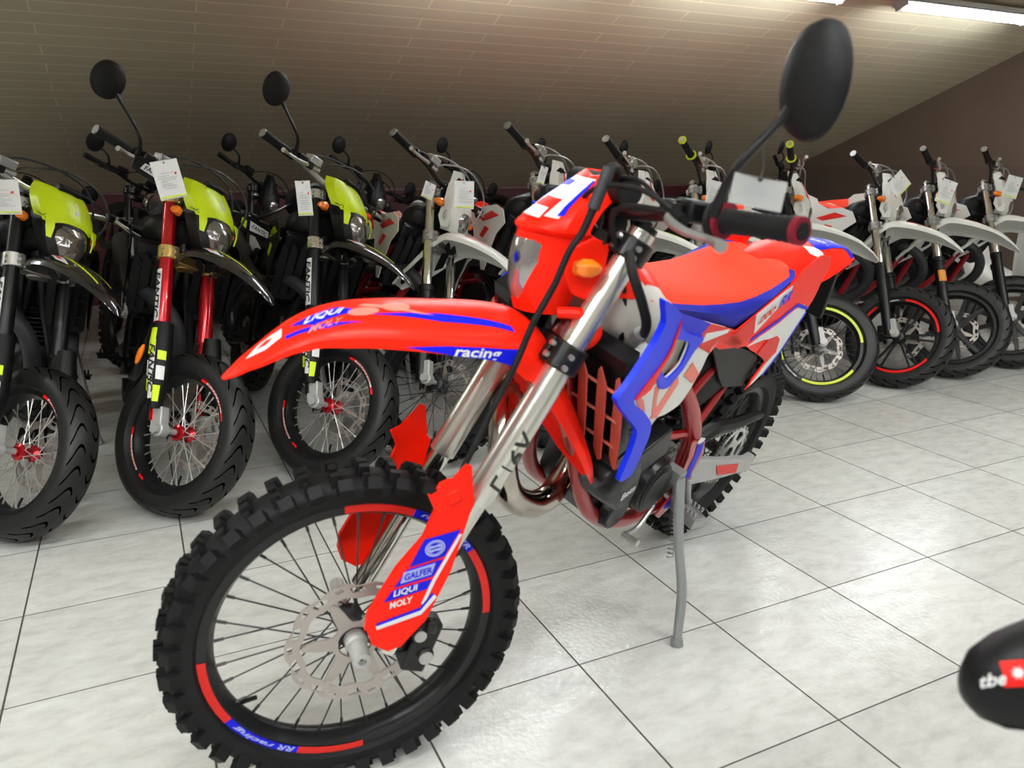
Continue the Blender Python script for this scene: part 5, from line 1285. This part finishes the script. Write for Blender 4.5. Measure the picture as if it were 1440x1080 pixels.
# white scooter behind the right end of the row
sx_ = thing('scooter', 'white faired scooter behind the rightmost white motorcycles', 'scooter', T(5.15, 2.55, 0) @ Matrix.Rotation(DG(-100), 4, 'Z'))
def el(x, zc, hz, w): return superell(x, zc, hz, w, 24, .75)
part('body', 'sc1', lambda: MB().loft([el(*a) for a in ((-.95,.80,.03,.05),(-.85,.78,.10,.12),(-.60,.70,.17,.19),(-.25,.62,.20,.21),(.0,.50,.17,.18),(.12,.40,.12,.15),(.35,.36,.08,.17),(.55,.42,.10,.18))]), ['white_plastic'], sx_, smooth=60)
part('front_shield', 'sc2', lambda: MB().loft([el(*a) for a in ((.52,.66,.34,.20),(.60,.70,.38,.25),(.68,.70,.36,.24),(.76,.70,.26,.17),(.82,.70,.12,.08))]), ['white_plastic'], sx_, smooth=60)
part('seat', 'sc3', lambda: MB().loft([el(*a) for a in ((-.80,.92,.03,.10),(-.70,.90,.06,.15),(-.35,.84,.06,.15),(-.10,.80,.05,.12),(-.02,.78,.02,.06))]), ['black_plastic'], sx_, smooth=60)
for xx in (-.62, .74):
    wh = part('wheel', 'sc4', lambda: rim_mb(.165, .075), ['wheel_black'], sx_, T(xx, 0, .25)); part('tyre', 'sc5', lambda: tyre_street(.25, .165, .12), ['rubber'], wh, T(xx, 0, .25))
    part('hub', 'sc6', lambda: MB().cyl((0,-.04,0),(0,.04,0),.05,n=20).box((0,0,0),(.30,.02,.03)).box((0,0,0),(.03,.02,.30)), ['matte_alu'], wh, T(xx, 0, .25))
part('front_mudguard', 'sc7', lambda: MB().sheet([[(.74+.275*cos(a), .075*u, .25+.275*sin(a)) for u in (-1,-.6,0,.6,1)] for a in np.linspace(.2, 2.4, 14)], .004), ['white_plastic'], sx_)
part('fork_leg', 'sc8', lambda: MB().cyl((.74,.085,.25),(.64,.06,.75),.018).cyl((.74,-.085,.25),(.64,-.06,.75),.018).cyl((.74,-.1,.25),(.74,.1,.25),.012), ['dark_grey'], sx_)
part('handlebar', 'sc9', lambda: MB().tube([(.50,-.34,1.10),(.56,-.15,1.08),(.58,0,1.06),(.56,.15,1.08),(.50,.34,1.10)], .014), ['black_metal'], sx_)
part('stand', 'sc10', lambda: MB().tube([(-.2,.15,.35),(-.22,.22,.05),(-.22,.24,.012)], .012).tube([(-.2,-.15,.35),(-.22,-.22,.05),(-.22,-.24,.012)], .012), ['grey_metal'], sx_)

# black nose reaching in at the lower right
nose = heading_bike(.118, -1.255, DG(154.5), 0, 0, 1.0, key='nose', detail='back', label='motorcycle beyond the right edge, only its rounded black nose with red square sticker visible',
    front=EN_F, rear=EN_R, fork_mats=('black_metal', 'black_metal'), clamp_mats=('black_metal', 'black_metal'), fender_path='nose', fender='black_plastic', mask='white', mask_mat='black_plastic', frame='black_metal', engine='black_metal', seat=('black_plastic', 'black_plastic'), tail='black_plastic', foot_at=(.60, .15, .0))

# price tags
V = lambda x, y, z=0: (x, y, z)
for (lb, c, w, h, n, r, g) in (
    ('white price tag cut by the left edge, hung on the leftmost motorcycle', (-1.318,1.961-.30,1.165), .115, .115, (-.1,-1,.15), -.02, 0),
    ('white price tag hung above the red fork tube', (-.800,1.40,1.222), .085, .125, (0,-1,.1), .17, 0),
    ('narrow white price tag beside the silver clamp of the third motorcycle', (-.345,1.46,1.15), .055, .125, (-.5,-1,.1), .04, 0),
    ('white price tag in front of the white mask left of the red headlight mask', (.247,1.36,1.155), .082, .105, (0,-1,.15), -.06, 0),
    ('small white price tag tilted beside the grey fork clamp', (.18,1.58,1.166), .055, .065, (.3,-1,.1), -.40, 0),
    ('small white price tag hanging from a handlebar left of the red mask', (.715,1.60,1.223), .034, .075, (-.2,-1,.1), -.30, 0),
    ('white price tag seen just left of the red mask edge', (.778,1.53,1.145), .070, .055, (.2,-1,.2), -.25, 0),
    ('narrow tilted white price tag right of the red mask', (1.206,1.562,1.145), .058, .125, (0,-1,.1), -.42, 0),
    ('white price tag left of the black mirror stem', (1.678,1.62,1.127), .078, .125, (0,-1,.1), -.20, 0),
    ('white price tag turned to a diamond on the red-rimmed motorcycle', (2.779,1.45,1.165), .105, .105, (-.3,-1,.1), .80, 0),
    ('white price tag tilted left beside an orange indicator', (3.231,1.50,1.115), .095, .13, (-.3,-1,.1), -.32, 0),
    ('white price tag on the rightmost motorcycle', (3.81,1.50,1.135), .10, .125, (-.3,-1,.1), -.22, 0)):
    price_tag('price_tag', lb, c, w, h, n, r)
price_tag('price_tag', 'large blurred grey price tag hanging from the big black mirror', (-.165,-.700,1.236), .072, .040, (-.4,-.85,.25), -.20, grey=True, band=False)

# ---------------------------------------------------------------- camera, view
cam = bpy.data.cameras.new('camera'); co = bpy.data.objects.new('camera', cam); COL.objects.link(co)
Rm = ((.9025260720814285, -.430634511540514, -.000778898922125214), (-.11824228613537052, -.24607279065791415, -.962011924805149), (.41408386950320714, .8683329425791062, -.2730063183319419))
co.matrix_world = Matrix(((Rm[0][0], -Rm[1][0], -Rm[2][0], -.92374533), (Rm[0][1], -Rm[1][1], -Rm[2][1], -1.52774892), (Rm[0][2], -Rm[1][2], -Rm[2][2], 1.27485773), (0, 0, 0, 1)))
cam.sensor_width = 36; cam.lens = 1095.8447*36/1440; cam.clip_start = .05
cam.dof.use_dof = True; cam.dof.focus_distance = 2.8; cam.dof.aperture_fstop = 4.0
sc = bpy.context.scene; sc.camera = co
w = bpy.data.worlds.new('w'); sc.world = w; w.use_nodes = True; w.node_tree.nodes['Background'].inputs[0].default_value = (.5, .5, .52, 1); w.node_tree.nodes['Background'].inputs[1].default_value = .0
sc.view_settings.view_transform = 'Standard'; sc.view_settings.look = 'None'; sc.view_settings.gamma = 1; sc.view_settings.use_curve_mapping = False
sc.view_settings.exposure = 1.28
sc.cycles.use_denoising = True; sc.cycles.max_bounces = 8; sc.cycles.diffuse_bounces = 4; sc.cycles.glossy_bounces = 4; sc.cycles.sample_clamp_indirect = 4
